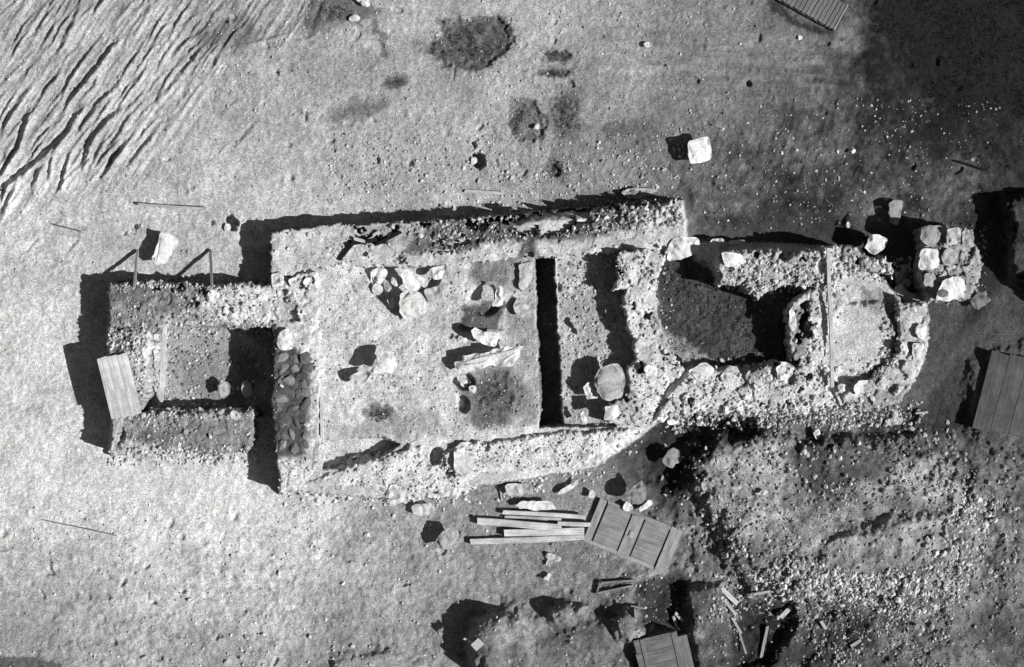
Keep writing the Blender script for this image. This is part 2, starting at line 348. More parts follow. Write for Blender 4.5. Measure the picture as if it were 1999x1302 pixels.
def object_tone(lo, hi, sc, bs=.5):
    def f(nt, b):
        oi = N(nt, 'ShaderNodeObjectInfo'); ge = N(nt, 'ShaderNodeNewGeometry')
        n0 = noise(nt, ge.outputs['Position'], 3.7, 4, .7); n1 = noise(nt, ge.outputs['Position'], sc, 4, .65); n2 = noise(nt, ge.outputs['Position'], 60, 2, .6)
        v = math_(nt, 'MULTIPLY', oi.outputs['Color'], remap(nt, n1, .3, .7, lo, hi))
        v = math_(nt, 'MULTIPLY', v, remap(nt, n2, .3, .7, .85, 1.15))
        if sc == 13: v = math_(nt, 'MULTIPLY', v, remap(nt, n0, .32, .6, .78, 1.08))
        v = math_(nt, 'MINIMUM', v, .76)
        grey(nt, b, v); bump(nt, b, n1, bs, .04)
    return f
M_STONE = mat('limestone', object_tone(.84, 1.2, 13, .7))
M_PLANT = mat('dry_plant', object_tone(.6, 1.5, 6, 0))
M_PAPER = mat('paper', object_tone(.96, 1.03, 5, .1))
def wood_nodes(nt, b):
    oi = N(nt, 'ShaderNodeObjectInfo'); tc = N(nt, 'ShaderNodeTexCoord')
    mp = N(nt, 'ShaderNodeMapping'); mp.inputs['Scale'].default_value = (1.1, 24, 24)
    nt.links.new(tc.outputs['Object'], mp.inputs[0])
    n1 = noise(nt, mp.outputs[0], 1.6, 4, .7); n2 = noise(nt, tc.outputs['Object'], 34, 2, .6); n3 = noise(nt, tc.outputs['Object'], 3, 2, .6)
    v = math_(nt, 'MULTIPLY', oi.outputs['Color'], remap(nt, n1, .3, .7, .62, 1.28))
    v = math_(nt, 'MULTIPLY', v, remap(nt, n2, .3, .7, .84, 1.16)); v = math_(nt, 'MULTIPLY', v, remap(nt, n3, .3, .7, .76, 1.18))
    grey(nt, b, math_(nt, 'MINIMUM', v, .75)); bump(nt, b, n1, .3, .01)
M_WOOD = mat('weathered_wood', wood_nodes)

# ------------------------------------------------------------------ object helpers
def tag(o, label=None, cat=None, group=None, kind=None):
    if label: o['label'] = label
    if cat: o['category'] = cat
    if group: o['group'] = group
    if kind or cat: o['kind'] = kind or 'thing'
    return o

def link(name, me, m, loc=(0, 0, 0), parent=None, v=None):
    o = bpy.data.objects.new(name, me); C.objects.link(o)
    if m and not me.materials: me.materials.append(m)
    o.location = loc
    if parent: o.parent = parent
    if v is not None:
        t = tone(v); o.color = (t, t, t, 1)
    return o

def empty(name, loc):
    o = bpy.data.objects.new(name, None); C.objects.link(o); o.location = loc; o.empty_display_size = .2
    return o

def mesh_np(name, verts, faces4, tones=None, tris=None):
    me = bpy.data.meshes.new(name)
    f4 = np.asarray(faces4, np.int32).reshape(-1, 4)
    me.vertices.add(len(verts)); me.vertices.foreach_set('co', np.asarray(verts, np.float32).ravel())
    me.loops.add(f4.size); me.loops.foreach_set('vertex_index', f4.ravel())
    me.polygons.add(len(f4)); me.polygons.foreach_set('loop_start', np.arange(0, f4.size, 4, dtype=np.int32))
    me.update(calc_edges=True)
    if tones is not None:
        a = me.attributes.new('tone', 'FLOAT', 'POINT'); a.data.foreach_set('value', np.asarray(tones, np.float32))
    me.validate()
    return me

def surf(px, py):
    i = int(round((py - ay[OY]) / STEP)) + OY; j = int(round((px - ax[OX]) / STEP)) + OX
    i = min(max(i, 0), len(ay) - 1); j = min(max(j, 0), len(ax) - 1)
    return float(SURF[i, j])

# ---- the ground sheet
k = 1 - Z / HC
vx = (PX - CX) / S * k; vy = (CY - PY) / S * k
ny, nx = PX.shape
idx = np.arange(nx * ny).reshape(ny, nx)
quads = np.stack([idx[1:, :-1], idx[1:, 1:], idx[:-1, 1:], idx[:-1, :-1]], -1).reshape(-1, 4)
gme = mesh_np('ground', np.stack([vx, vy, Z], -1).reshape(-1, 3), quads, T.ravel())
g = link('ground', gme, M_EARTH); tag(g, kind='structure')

# ------------------------------------------------------------------ walls
ROCKS = []
def rock_mesh(seed, flat=.7):
    r = random.Random(seed)
    bm = bmesh.new(); bmesh.ops.create_icosphere(bm, subdivisions=3, radius=1)
    pl = [(Vector((r.uniform(-1, 1), r.uniform(-1, 1), r.uniform(-.4, 1))).normalized(), r.uniform(.55, .85)) for _ in range(11)]
    sx, sy = r.uniform(.85, 1.15), r.uniform(.7, 1)
    for v in bm.verts:
        c = v.co
        for n, d in pl:
            e = c.dot(n) - d
            if e > 0: c -= n * e * .92
        c.x *= sx; c.y *= sy; c.z *= flat
        c += Vector((r.uniform(-1, 1), r.uniform(-1, 1), r.uniform(-1, 1))) * .012
    me = bpy.data.meshes.new('stone'); bm.to_mesh(me); bm.free(); me.materials.append(M_STONE)
    return me
for i in range(14): ROCKS.append(rock_mesh(i, random.uniform(.6, .95)))

def place_rock(px, py, r, v, name='stone', parent=None, sink=.35, z=None, rz=None, pl=(0, 0, 0)):
    """a rounded broken stone of radius r pixels lying at the pixel"""
    zb = surf(px, py) if z is None else z
    rm = r / S
    h = zb + rm * .6 * (1 - sink)
    x, y, zz = P(px, py, h)
    o = link(name, random.choice(ROCKS), None, (x - pl[0], y - pl[1], zz - pl[2]), parent, v)
    o.rotation_euler = (random.uniform(-.25, .25), random.uniform(-.25, .25), random.uniform(0, 6.28) if rz is None else rz)
    o.scale = (rm * random.uniform(.92, 1.1), rm * random.uniform(.85, 1.05), rm * random.uniform(.8, 1.1))
    return o

def wall(name, label, poly, z, v, zb=-.4, cell=19, bumpy=.05, crev=.06, slump=.12, slw=7, warp=3, tones=(), pits=(), nst=14, sr=(5, 11), sv=(170, 228), spread=.2, cat='wall', slope=None, dark=.72, rgh=.55, rz=()):
    w = window(poly, 16)
    x0, y0 = PX[w], PY[w]
    x = x0 + WXN[w] * warp * 2 + WXF[w] * 4.5; y = y0 + WYN[w] * warp * 2 + WYF[w] * 4.5
    rgh = np.full(x0.shape, rgh)
    for rp, rf in rz: rgh = rgh + (rf - rgh) * sstep(.5 - sdist(rp, x, y) / 14)
    sd = sdist(poly, x, y)
    # stones packed in the wall top
    p = np.array(poly); bb = p.min(0) - 10, p.max(0) + 10
    sx, sy = np.meshgrid(np.arange(bb[0][0], bb[1][0], cell), np.arange(bb[0][1], bb[1][1], cell * .8))
    r = np.random.default_rng(abs(hash(label)) % 1000 if False else len(label) * 7 + int(p[0][0]))
    sx = (sx + r.uniform(-.48, .48, sx.shape) * cell).ravel(); sy = (sy + r.uniform(-.45, .45, sy.shape) * cell * .8).ravel()
    sz = r.random(sx.size); st = r.random(sx.size)
    f1 = np.full(x.shape, 1e9); f2 = np.full(x.shape, 1e9); ci = np.zeros(x.shape, int)
    xx = x0 + WXF[w] * 2 + WXN[w] * 9; yy = y0 + WYF[w] * 2 + WYN[w] * 9
    swt = r.uniform(-.22, .22, sx.size) * cell; sas = r.uniform(.75, 1.35, sx.size)
    for i in range(sx.size):
        d = np.hypot((xx - sx[i]) * sas[i], (yy - sy[i]) / sas[i]) + swt[i]
        nb = d < f1
        f2 = np.where(nb, f1, np.minimum(f2, d)); ci = np.where(nb, i, ci); f1 = np.minimum(f1, d)
    msk = np.clip(.5 + 1.1 * fbm(x0, y0, 30, 12), 0, 1) * np.clip(.75 + .8 * WXF[w], .15, 1)
    gap = np.exp(-((f2 - f1) / 2.4) ** 2) * msk
    zz = z + bumpy * (sz[ci] - .5) * 1.6 - crev * gap + .035 * fbm(x0, y0, 26, 6) + rgh * (.016 * fbm(x0, y0, 8, 9, 2) + .007 * vnoise(x0, y0, 4, 4))
    if slope: zz = zz + (x0 - slope[0]) * slope[1] + (y0 - slope[2]) * slope[3]
    zz -= slump * sstep(1 + sd / slw) * (.6 + .8 * (WXF[w] * .5 + .5))
    gv = np.full(x.shape, float(v))
    for tp, tv in tones:
        mm_ = sstep(.5 - sdist(tp, x, y) / 14); gv = gv * (1 - mm_) + tv * mm_
    for cx, cy, rx, ry, dp in pits:
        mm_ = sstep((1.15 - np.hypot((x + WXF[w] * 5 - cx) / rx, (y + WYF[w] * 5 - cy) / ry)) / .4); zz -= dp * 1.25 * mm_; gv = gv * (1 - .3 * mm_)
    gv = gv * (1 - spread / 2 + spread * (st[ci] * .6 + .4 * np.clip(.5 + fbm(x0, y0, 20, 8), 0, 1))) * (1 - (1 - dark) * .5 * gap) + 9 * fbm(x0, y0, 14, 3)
    ok = sd < 0
    Sf = SURF[w]; Sf[ok] = np.maximum(Sf[ok], zz[ok]) if not pits else zz[ok]; SURF[w] = Sf
    # cells
    cell_ok = ok[:-1, :-1] & ok[1:, :-1] & ok[:-1, 1:] & ok[1:, 1:]
    used = np.zeros(ok.shape, bool)
    for a, b in ((0, 0), (1, 0), (0, 1), (1, 1)):
        used[a:ok.shape[0] - 1 + a, b:ok.shape[1] - 1 + b] |= cell_ok
    vid = -np.ones(ok.shape, int); vid[used] = np.arange(used.sum())
    kk = 1 - zz / HC
    V = np.stack([(x0 - CX) / S * kk, (CY - y0) / S * kk, zz], -1)[used]
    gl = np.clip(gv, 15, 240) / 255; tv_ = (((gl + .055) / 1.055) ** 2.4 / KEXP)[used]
    I, J = np.nonzero(cell_ok)
    F = np.stack([vid[I + 1, J], vid[I + 1, J + 1], vid[I, J + 1], vid[I, J]], -1)
    # side faces: two rows down to the base, with a rough face
    pad = np.pad(cell_ok, 1)
    E = []
    for di, dj, a, b in ((-1, 0, (0, 0), (0, 1)), (1, 0, (1, 1), (1, 0)), (0, -1, (1, 0), (0, 0)), (0, 1, (0, 1), (1, 1))):
        nb = ~pad[I + 1 + di, J + 1 + dj]
        E.append(np.stack([vid[I[nb] + a[0], J[nb] + a[1]], vid[I[nb] + b[0], J[nb] + b[1]]], -1))
    E = np.concatenate(E)
    low = {}
    VL = [V]; TL = [tv_]; nV = len(V)
    ids = np.unique(E); mp = -np.ones(nV, int); mp[ids] = np.arange(len(ids))
    A, B = E[:, 0], E[:, 1]
    prev = ids_of = ids; FS = [F]
    pa, pb = A, B; cnt = nV
    qx, qy = x0[used][ids], y0[used][ids]
    fr_ = (.1, .22, .36, .52, .7, 1.0)
    for f_ in fr_:
        row = V[ids].copy(); row[:, 2] = V[ids][:, 2] * (1 - f_) + zb * f_
        zpx = row[:, 2] * S
        row[:, 0] += .035 * vnoise(qx + qy * .6, zpx + qy * .3, 9, 5) + .02 * vnoise(qx + qy, zpx, 4.5, 7)
        row[:, 1] += .035 * vnoise(qy + qx * .6, zpx + qx * .3, 9, 6) + .02 * vnoise(qx - qy, zpx, 4.5, 8)
        VL.append(row); TL.append(tv_[ids] * np.clip(1 + .45 * vnoise(qx + qy * .7, zpx * 1.3, 11, 9), .5, 1.4))
        na, nb_ = mp[A] + cnt, mp[B] + cnt
        FS.append(np.stack([pa, pb, nb_, na], -1)); pa, pb = na, nb_; cnt += len(ids)
    F = np.concatenate(FS)
    cx0, cy0 = p.mean(0); base = P(cx0, cy0, max(0, zb))
    V = np.concatenate(VL) - np.array(base)
    root = empty(name, base); tag(root, label, cat, None, 'thing')
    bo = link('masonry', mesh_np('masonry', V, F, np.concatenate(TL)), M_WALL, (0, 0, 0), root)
    n = 0; t_ = 0
    while n < nst and t_ < 4000:
        t_ += 1
        qx, qy = random.uniform(bb[0][0], bb[1][0]), random.uniform(bb[0][1], bb[1][1])
        if sdist(poly, np.array([qx]), np.array([qy]))[0] > -4: continue
        rr = random.uniform(*sr) * random.uniform(.8, 1)
        place_rock(qx, qy, rr, random.uniform(*sv), 'stone', root, .75, pl=base); n += 1
    return root

wall('rubble_wall', 'rubble wall of the small room with two planks propped against it',
     [(212, 552), (300, 548), (410, 556), (470, 550), (526, 556), (548, 560), (548, 640), (440, 640), (330, 636), (300, 650), (208, 640)], .72, 140, -.4, 16, bumpy=.03, crev=.035, sv=(140, 215),
     tones=[([(400, 560), (430, 552), (548, 556), (548, 632), (430, 632), (390, 600)], 214), ([(215, 560), (300, 560), (280, 600), (215, 600)], 118), ([(300, 610), (420, 600), (420, 640), (300, 640)], 176)], nst=16, sr=(3, 7), slump=.08,
     pits=[(305, 560, 10, 6, .12), (345, 562, 14, 7, .1), (395, 566, 10, 7, .12), (370, 590, 16, 10, .05), (452, 600, 6, 5, .06)])
wall('rubble_wall', 'outer end wall of the small room, loose rubble beside the widest shadow',
     [(208, 636), (298, 640), (292, 690), (286, 770), (262, 815), (236, 830), (225, 886), (214, 888), (214, 800), (204, 720)], .72, 168, -.4, 15, bumpy=.04, crev=.04, nst=22, sr=(3, 7), slump=.16,
     tones=[([(215, 640), (260, 640), (250, 690), (215, 690)], 110), ([(262, 660), (300, 640), (290, 770), (270, 770)], 196)])
wall('rubble_wall', 'grey lower wall of the small room, beneath the plank board',
     [(224, 818), (276, 800), (330, 800), (420, 800), (498, 794), (502, 830), (490, 880), (440, 886), (350, 884), (300, 890), (216, 892), (236, 850)], .36, 140, -.4, 20, bumpy=.025, crev=.03, nst=10, sr=(4, 8), sv=(150, 205),
     tones=[([(216, 850), (300, 868), (330, 892), (210, 896)], 196), ([(390, 802), (470, 796), (470, 815), (400, 822)], 186), ([(270, 840), (330, 830), (330, 860), (270, 862)], 112)], slump=.16, slw=12)
CROSS = wall('cross_wall', 'cross wall of dark fieldstones casting the long shadow over the small room floor',
     [(530, 548), (620, 525), (624, 700), (626, 740), (626, 905), (590, 950), (544, 962), (540, 900), (530, 780), (534, 660)], .70, 206, -.4, 26, bumpy=.03, crev=.03, nst=6, sr=(5, 9), dark=.8,
     tones=[([(528, 672), (560, 664), (590, 690), (606, 740), (602, 850), (590, 892), (536, 896)], 88)], slump=.05, slw=4, warp=1.5, sv=(200, 232),
     pits=[(575, 612, 8, 11, .25), (590, 560, 6, 6, .15), (600, 548, 8, 7, .15), (560, 580, 6, 6, .12)])
wall('nave_wall', 'long upper wall of the nave, rough and pitted beside its straight shadowed edge',
     [(528, 452), (650, 438), (730, 436), (860, 429), (1000, 418), (1190, 398), (1300, 390), (1334, 388), (1340, 470), (1300, 500), (1215, 490), (1080, 502), (1010, 505), (872, 520), (730, 519), (620, 522), (528, 550)], .66, 199, -.4, 30, bumpy=.012, crev=.006, spread=.08, rgh=.35, nst=40, rz=[([(800, 425), (1335, 385), (1335, 440), (1180, 455), (1000, 478), (820, 500)], 3.2)], sr=(3.5, 7), warp=1, slump=.02, slw=4,
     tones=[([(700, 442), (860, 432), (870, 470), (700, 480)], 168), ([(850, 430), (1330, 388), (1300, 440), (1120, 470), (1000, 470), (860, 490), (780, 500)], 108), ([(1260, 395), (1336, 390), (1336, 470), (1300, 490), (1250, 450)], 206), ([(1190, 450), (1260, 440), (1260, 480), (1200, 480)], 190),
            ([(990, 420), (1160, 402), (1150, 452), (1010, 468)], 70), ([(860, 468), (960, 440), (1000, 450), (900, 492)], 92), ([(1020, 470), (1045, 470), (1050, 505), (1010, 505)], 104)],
     pits=[(722, 468, 34, 9, .2), (855, 470, 8, 6, .22), (880, 476, 16, 5, .2), (905, 470, 10, 8, .2), (918, 437, 10, 9, .28), (945, 440, 10, 9, .26), (1012, 428, 14, 14, .32), (1040, 430, 15, 15, .34), (1060, 420, 13, 10, .3), (1068, 440, 15, 12, .28), (1100, 424, 15, 12, .34), (1118, 432, 10, 8, .26), (1135, 415, 12, 9, .3), (1157, 410, 10, 7, .28), (1150, 405, 18, 7, .3), (1205, 425, 8, 16, .3), (1190, 404, 18, 8, .28), (1235, 398, 16, 6, .25), (1265, 394, 16, 6, .25), (985, 432, 6, 8, .22), (1050, 408, 30, 9, .4), (1085, 432, 26, 20, .42), (1110, 412, 22, 10, .4), (1145, 430, 14, 8, .32), (1030, 446, 16, 10, .3), (1170, 398, 26, 8, .36), (1300, 392, 14, 5, .3), (1062, 456, 12, 8, .26), (830, 436, 10, 6, .25), (700, 446, 10, 6, .25), (770, 446, 8, 8, .25), (965, 428, 8, 5, .2), (780, 505, 12, 5, .12), (860, 492, 30, 4, .14), (1030, 500, 8, 6, .1), (1275, 485, 10, 8, .22), (1292, 492, 8, 10, .3)])
wall('nave_wall', 'pale lower wall of the nave with big flat stones along its outer edge',
     [(540, 962), (560, 940), (626, 912), (660, 905), (700, 890), (775, 868), (800, 856), (835, 860), (840, 890), (870, 862), (900, 850), (1000, 846), (1060, 834), (1190, 826), (1262, 830), (1230, 860), (1180, 895), (1130, 925), (1050, 930), (950, 938), (900, 970), (770, 982), (640, 970)], .62, 216, -.3, 26, bumpy=.02, crev=.012, rgh=.35, nst=18, sr=(4, 9), slump=.36, slw=20, spread=.14, dark=.85, warp=3,
     tones=[([(1000, 900), (1150, 890), (1130, 930), (1000, 930)], 200)], slope=(850, .00004, 900, -.0011),
     pits=[(852, 890, 14, 14, .3), (862, 905, 8, 8, .25), (877, 922, 9, 6, .22), (950, 872, 4, 9, .1)])
wall('chancel_wall', 'white wall dividing the nave trench from the chancel, black shadow in the trench beside it',
     [(1205, 494), (1262, 482), (1300, 500), (1285, 540), (1282, 600), (1300, 660), (1320, 700), (1340, 722), (1300, 760), (1262, 832), (1186, 828), (1180, 795), (1226, 770), (1226, 715), (1240, 700), (1238, 662), (1222, 640), (1218, 580), (1222, 565), (1188, 570), (1205, 545)], .87, 212, -.3, 24, slope=(1240, 0, 650, -.0008), bumpy=.03, crev=.02, rgh=.3, nst=16, sr=(4, 9), slump=.04, slw=4, warp=1.5,
     tones=[([(1282, 540), (1300, 620), (1330, 700), (1290, 690), (1270, 600)], 176), ([(1215, 745), (1245, 760), (1235, 800), (1205, 800)], 170)],
     pits=[(1213, 526, 3, 9, .25), (1228, 560, 4, 4, .2), (1238, 598, 4, 6, .12), (1265, 615, 6, 6, .15), (1250, 717, 5, 9, .25), (1222, 777, 10, 4, .25), (1300, 693, 4, 6, .15)])
wall('chancel_wall', 'upper chancel wall of small white rubble with a straight shadowed edge',
     [(1400, 490), (1450, 488), (1520, 486), (1535, 506), (1555, 486), (1618, 480), (1660, 476), (1700, 500), (1740, 510), (1742, 535), (1700, 530), (1660, 528), (1640, 560), (1600, 566), (1575, 560), (1548, 556), (1500, 566), (1480, 584), (1452, 566), (1452, 556), (1402, 560), (1398, 515)], .92, 184, -.4, 14, rgh=.8, bumpy=.05, crev=.05, nst=60, sr=(3, 7), sv=(190, 235), slump=.1, warp=1.5,
     tones=[([(1618, 482), (1640, 480), (1640, 560), (1600, 560), (1590, 500)], 220), ([(1640, 470), (1680, 470), (1680, 510), (1640, 510)], 150), ([(1535, 520), (1560, 520), (1560, 550), (1535, 550)], 120)],
     pits=[(1470, 580, 10, 6, .15), (1480, 500, 5, 6, .18), (1526, 502, 8, 8, .25), (1572, 504, 8, 3, .18), (1652, 510, 3, 10, .2), (1674, 512, 4, 10, .2)])
wall('chancel_wall', 'broad white lower wall of the chancel, running towards the curved apse',
     [(1330, 722), (1400, 712), (1460, 716), (1510, 704), (1560, 706), (1600, 700), (1640, 730), (1650, 750), (1720, 740), (1740, 780), (1690, 802), (1590, 808), (1500, 806), (1400, 808), (1330, 812), (1300, 822), (1262, 832), (1300, 760)], .74, 210, -.3, 24, rgh=.32, bumpy=.05, crev=.03, nst=34, sr=(4, 8), slump=.28, slw=16, sv=(190, 235),
     pits=[(1297, 785, 9, 9, .15), (1349, 785, 6, 9, .16), (1512, 722, 3, 16, .25), (1546, 735, 7, 14, .28), (1576, 735, 4, 8, .2), (1545, 748, 6, 6, .15), (1482, 788, 4, 4, .12), (1563, 762, 4, 4, .12), (1540, 790, 3, 12, .12), (1620, 765, 7, 12, .25), (1630, 760, 4, 14, .25), (1310, 745, 6, 6, .12), (1330, 790, 5, 5, .12)],
     tones=[([(1450, 712), (1500, 712), (1500, 745), (1450, 745)], 150)])
wall('apse_wall', 'curved pale apse wall of large fitted stones closing the end of the chancel',
     [(1746, 562), (1760, 590), (1812, 588), (1816, 640), (1808, 690), (1790, 740), (1760, 785), (1720, 796), (1680, 806), (1652, 800), (1640, 770), (1690, 742), (1726, 712), (1748, 684), (1752, 650), (1748, 610)], .82, 190, -.3, 27, bumpy=.045, crev=.03, rgh=.35, nst=14, sr=(5, 10), slump=.07, sv=(185, 228), warp=1.5,
     tones=[([(1680, 775), (1790, 745), (1790, 800), (1680, 806)], 158), ([(1812, 600), (1820, 640), (1806, 660)], 150)],
     pits=[(1741, 655, 8, 9, .2), (1735, 640, 5, 8, .16), (1715, 690, 12, 5, .16), (1697, 702, 8, 4, .14)])
wall('chancel_wall', 'short pale wall between the dark chancel floor and the apse',
     [(1556, 580), (1590, 560), (1640, 556), (1660, 590), (1640, 610), (1620, 640), (1612, 700), (1600, 716), (1545, 716), (1540, 690), (1538, 640), (1536, 604)], .84, 206, -.3, 20, bumpy=.035, crev=.02, nst=18, sr=(4, 8), slump=.06, slw=5, warp=2,
     tones=[([(1552, 600), (1580, 600), (1575, 700), (1548, 710)], 140)], pits=[(1568, 630, 9, 24, .34), (1580, 648, 5, 14, .28), (1560, 660, 5, 12, .2), (1572, 600, 8, 10, .2), (1552, 712, 9, 12, .3)])
wall('stone_pier', 'mound of packed earth and rubble carrying squared blocks beside the apse',
     [(1796, 444), (1850, 440), (1900, 446), (1902, 474), (1914, 490), (1918, 520), (1910, 552), (1892, 585), (1812, 592), (1800, 560), (1792, 526), (1800, 480)], .80, 164, -.2, 20, bumpy=.05, crev=.06, nst=14, sr=(5, 9), sv=(110, 175), slump=.12, slw=6, warp=1, cat='pier')

# ------------------------------------------------------------------ stones traced one by one
def outline(poly, sp=3.0, smooth=2):
    pts = []
    n = len(poly)
    for i in range(n):
        a = np.array(poly[i], float); b = np.array(poly[(i + 1) % n], float)
        q = max(1, int(np.hypot(*(b - a)) / sp))
        pts += [a + (b - a) * t / q for t in range(q)]
    p = np.array(pts)
    for _ in range(smooth): p = .5 * p + .25 * (np.roll(p, 1, 0) + np.roll(p, -1, 0))
    return p

def slab(poly, h, v, label, name='stone', cat='stone', z0=None, tilt=(0, 0), rnd=1.0, group=None, parent=None, smooth=2, rough=.02, seed=0):
    p = outline(poly, 3.0, smooth)
    p = p + np.stack([vnoise(p[:, 0], p[:, 1], 8, 6), vnoise(p[:, 0], p[:, 1], 8, 7)], -1) * min(2.2, np.ptp(p) * .04)
    if (np.roll(p, -1, 0)[:, 0] * p[:, 1] - p[:, 0] * np.roll(p, -1, 0)[:, 1]).sum() > 0: p = p[::-1]
    c = p.mean(0)
    zb = min(surf(c[0], c[1]), np.mean([surf(*q) for q in p[::4]])) if z0 is None else z0
    tg = np.roll(p, -1, 0) - np.roll(p, 1, 0); tg /= np.linalg.norm(tg, axis=1, keepdims=True) + 1e-9
    nr = np.stack([-tg[:, 1], tg[:, 0]], -1)
    if ((p + nr - c) ** 2).sum() < ((p - c) ** 2).sum(): nr = -nr
    dd = min(1.0, np.ptp(p, axis=0).min() / 16) * rnd
    rings = [(0, -.06), (.8, .3), (.3, .62), (-1.2, .84), (-3.2, .95)]
    V = []; n = len(p)
    base = np.array(P(c[0], c[1], zb)); k = 1 - (zb + h) / HC
    def lift(q, zf):
        return (rough * (fbm(q[:, 0], q[:, 1], 20, seed + 2) + .35 * vnoise(q[:, 0], q[:, 1], 6, seed)) + ((q[:, 0] - c[0]) * tilt[0] + (q[:, 1] - c[1]) * tilt[1]) / S) * min(1, zf)
    for of, zf in rings:
        q = p + nr * of * dd
        zz = np.full(n, zb + (h * zf if zf > 0 else zf))
        if zf > .2: zz = zz + lift(q, zf)
        V.append(np.stack([(q[:, 0] - CX) / S * k, (CY - q[:, 1]) / S * k, zz], -1))
    V = np.concatenate(V) - base
    bm = bmesh.new(); vs = [bm.verts.new(q) for q in V]
    for a in range(len(rings) - 1):
        for i in range(n):
            j = (i + 1) % n
            bm.faces.new((vs[a * n + i], vs[a * n + j], vs[(a + 1) * n + j], vs[(a + 1) * n + i]))
    e = (len(rings) - 1) * n
    top = bm.faces.new(vs[e:e + n])
    old = set(bm.verts)
    tri = bmesh.ops.triangulate(bm, faces=[top], ngon_method='BEAUTY')['faces']
    inner = [e_ for f_ in tri for e_ in f_.edges if all(l in tri for l in e_.link_faces)]
    if inner:
        bmesh.ops.subdivide_edges(bm, edges=list(set(inner)), cuts=3, use_grid_fill=True)
        nw = [v_ for v_ in bm.verts if v_ not in old]
        if nw:
            q = np.array([((v_.co.x + base[0]) * S / k + CX, CY - (v_.co.y + base[1]) * S / k) for v_ in nw])
            lz = lift(q, 1)
            ed = np.array([np.hypot(p[:, 0] - a_[0], p[:, 1] - a_[1]).min() for a_ in q])
            dome = h * (.95 + .09 * np.clip((ed - 3) / 8, 0, 1))
            for v_, z_, d_ in zip(nw, lz, dome): v_.co.z = zb - base[2] + d_ + z_
    bmesh.ops.recalc_face_normals(bm, faces=bm.faces)
    me = bpy.data.meshes.new(name); bm.to_mesh(me); bm.free()
    for q in me.polygons: q.use_smooth = True
    try: me.set_sharp_from_angle(angle=math.radians(38))
    except Exception: pass
    o = link(name, me, M_STONE, tuple(base), parent, v)
    if parent: o.location = Vector(base) - parent.location
    else: tag(o, label, cat, group)
    # remember the top so that things can stand on it
    return o

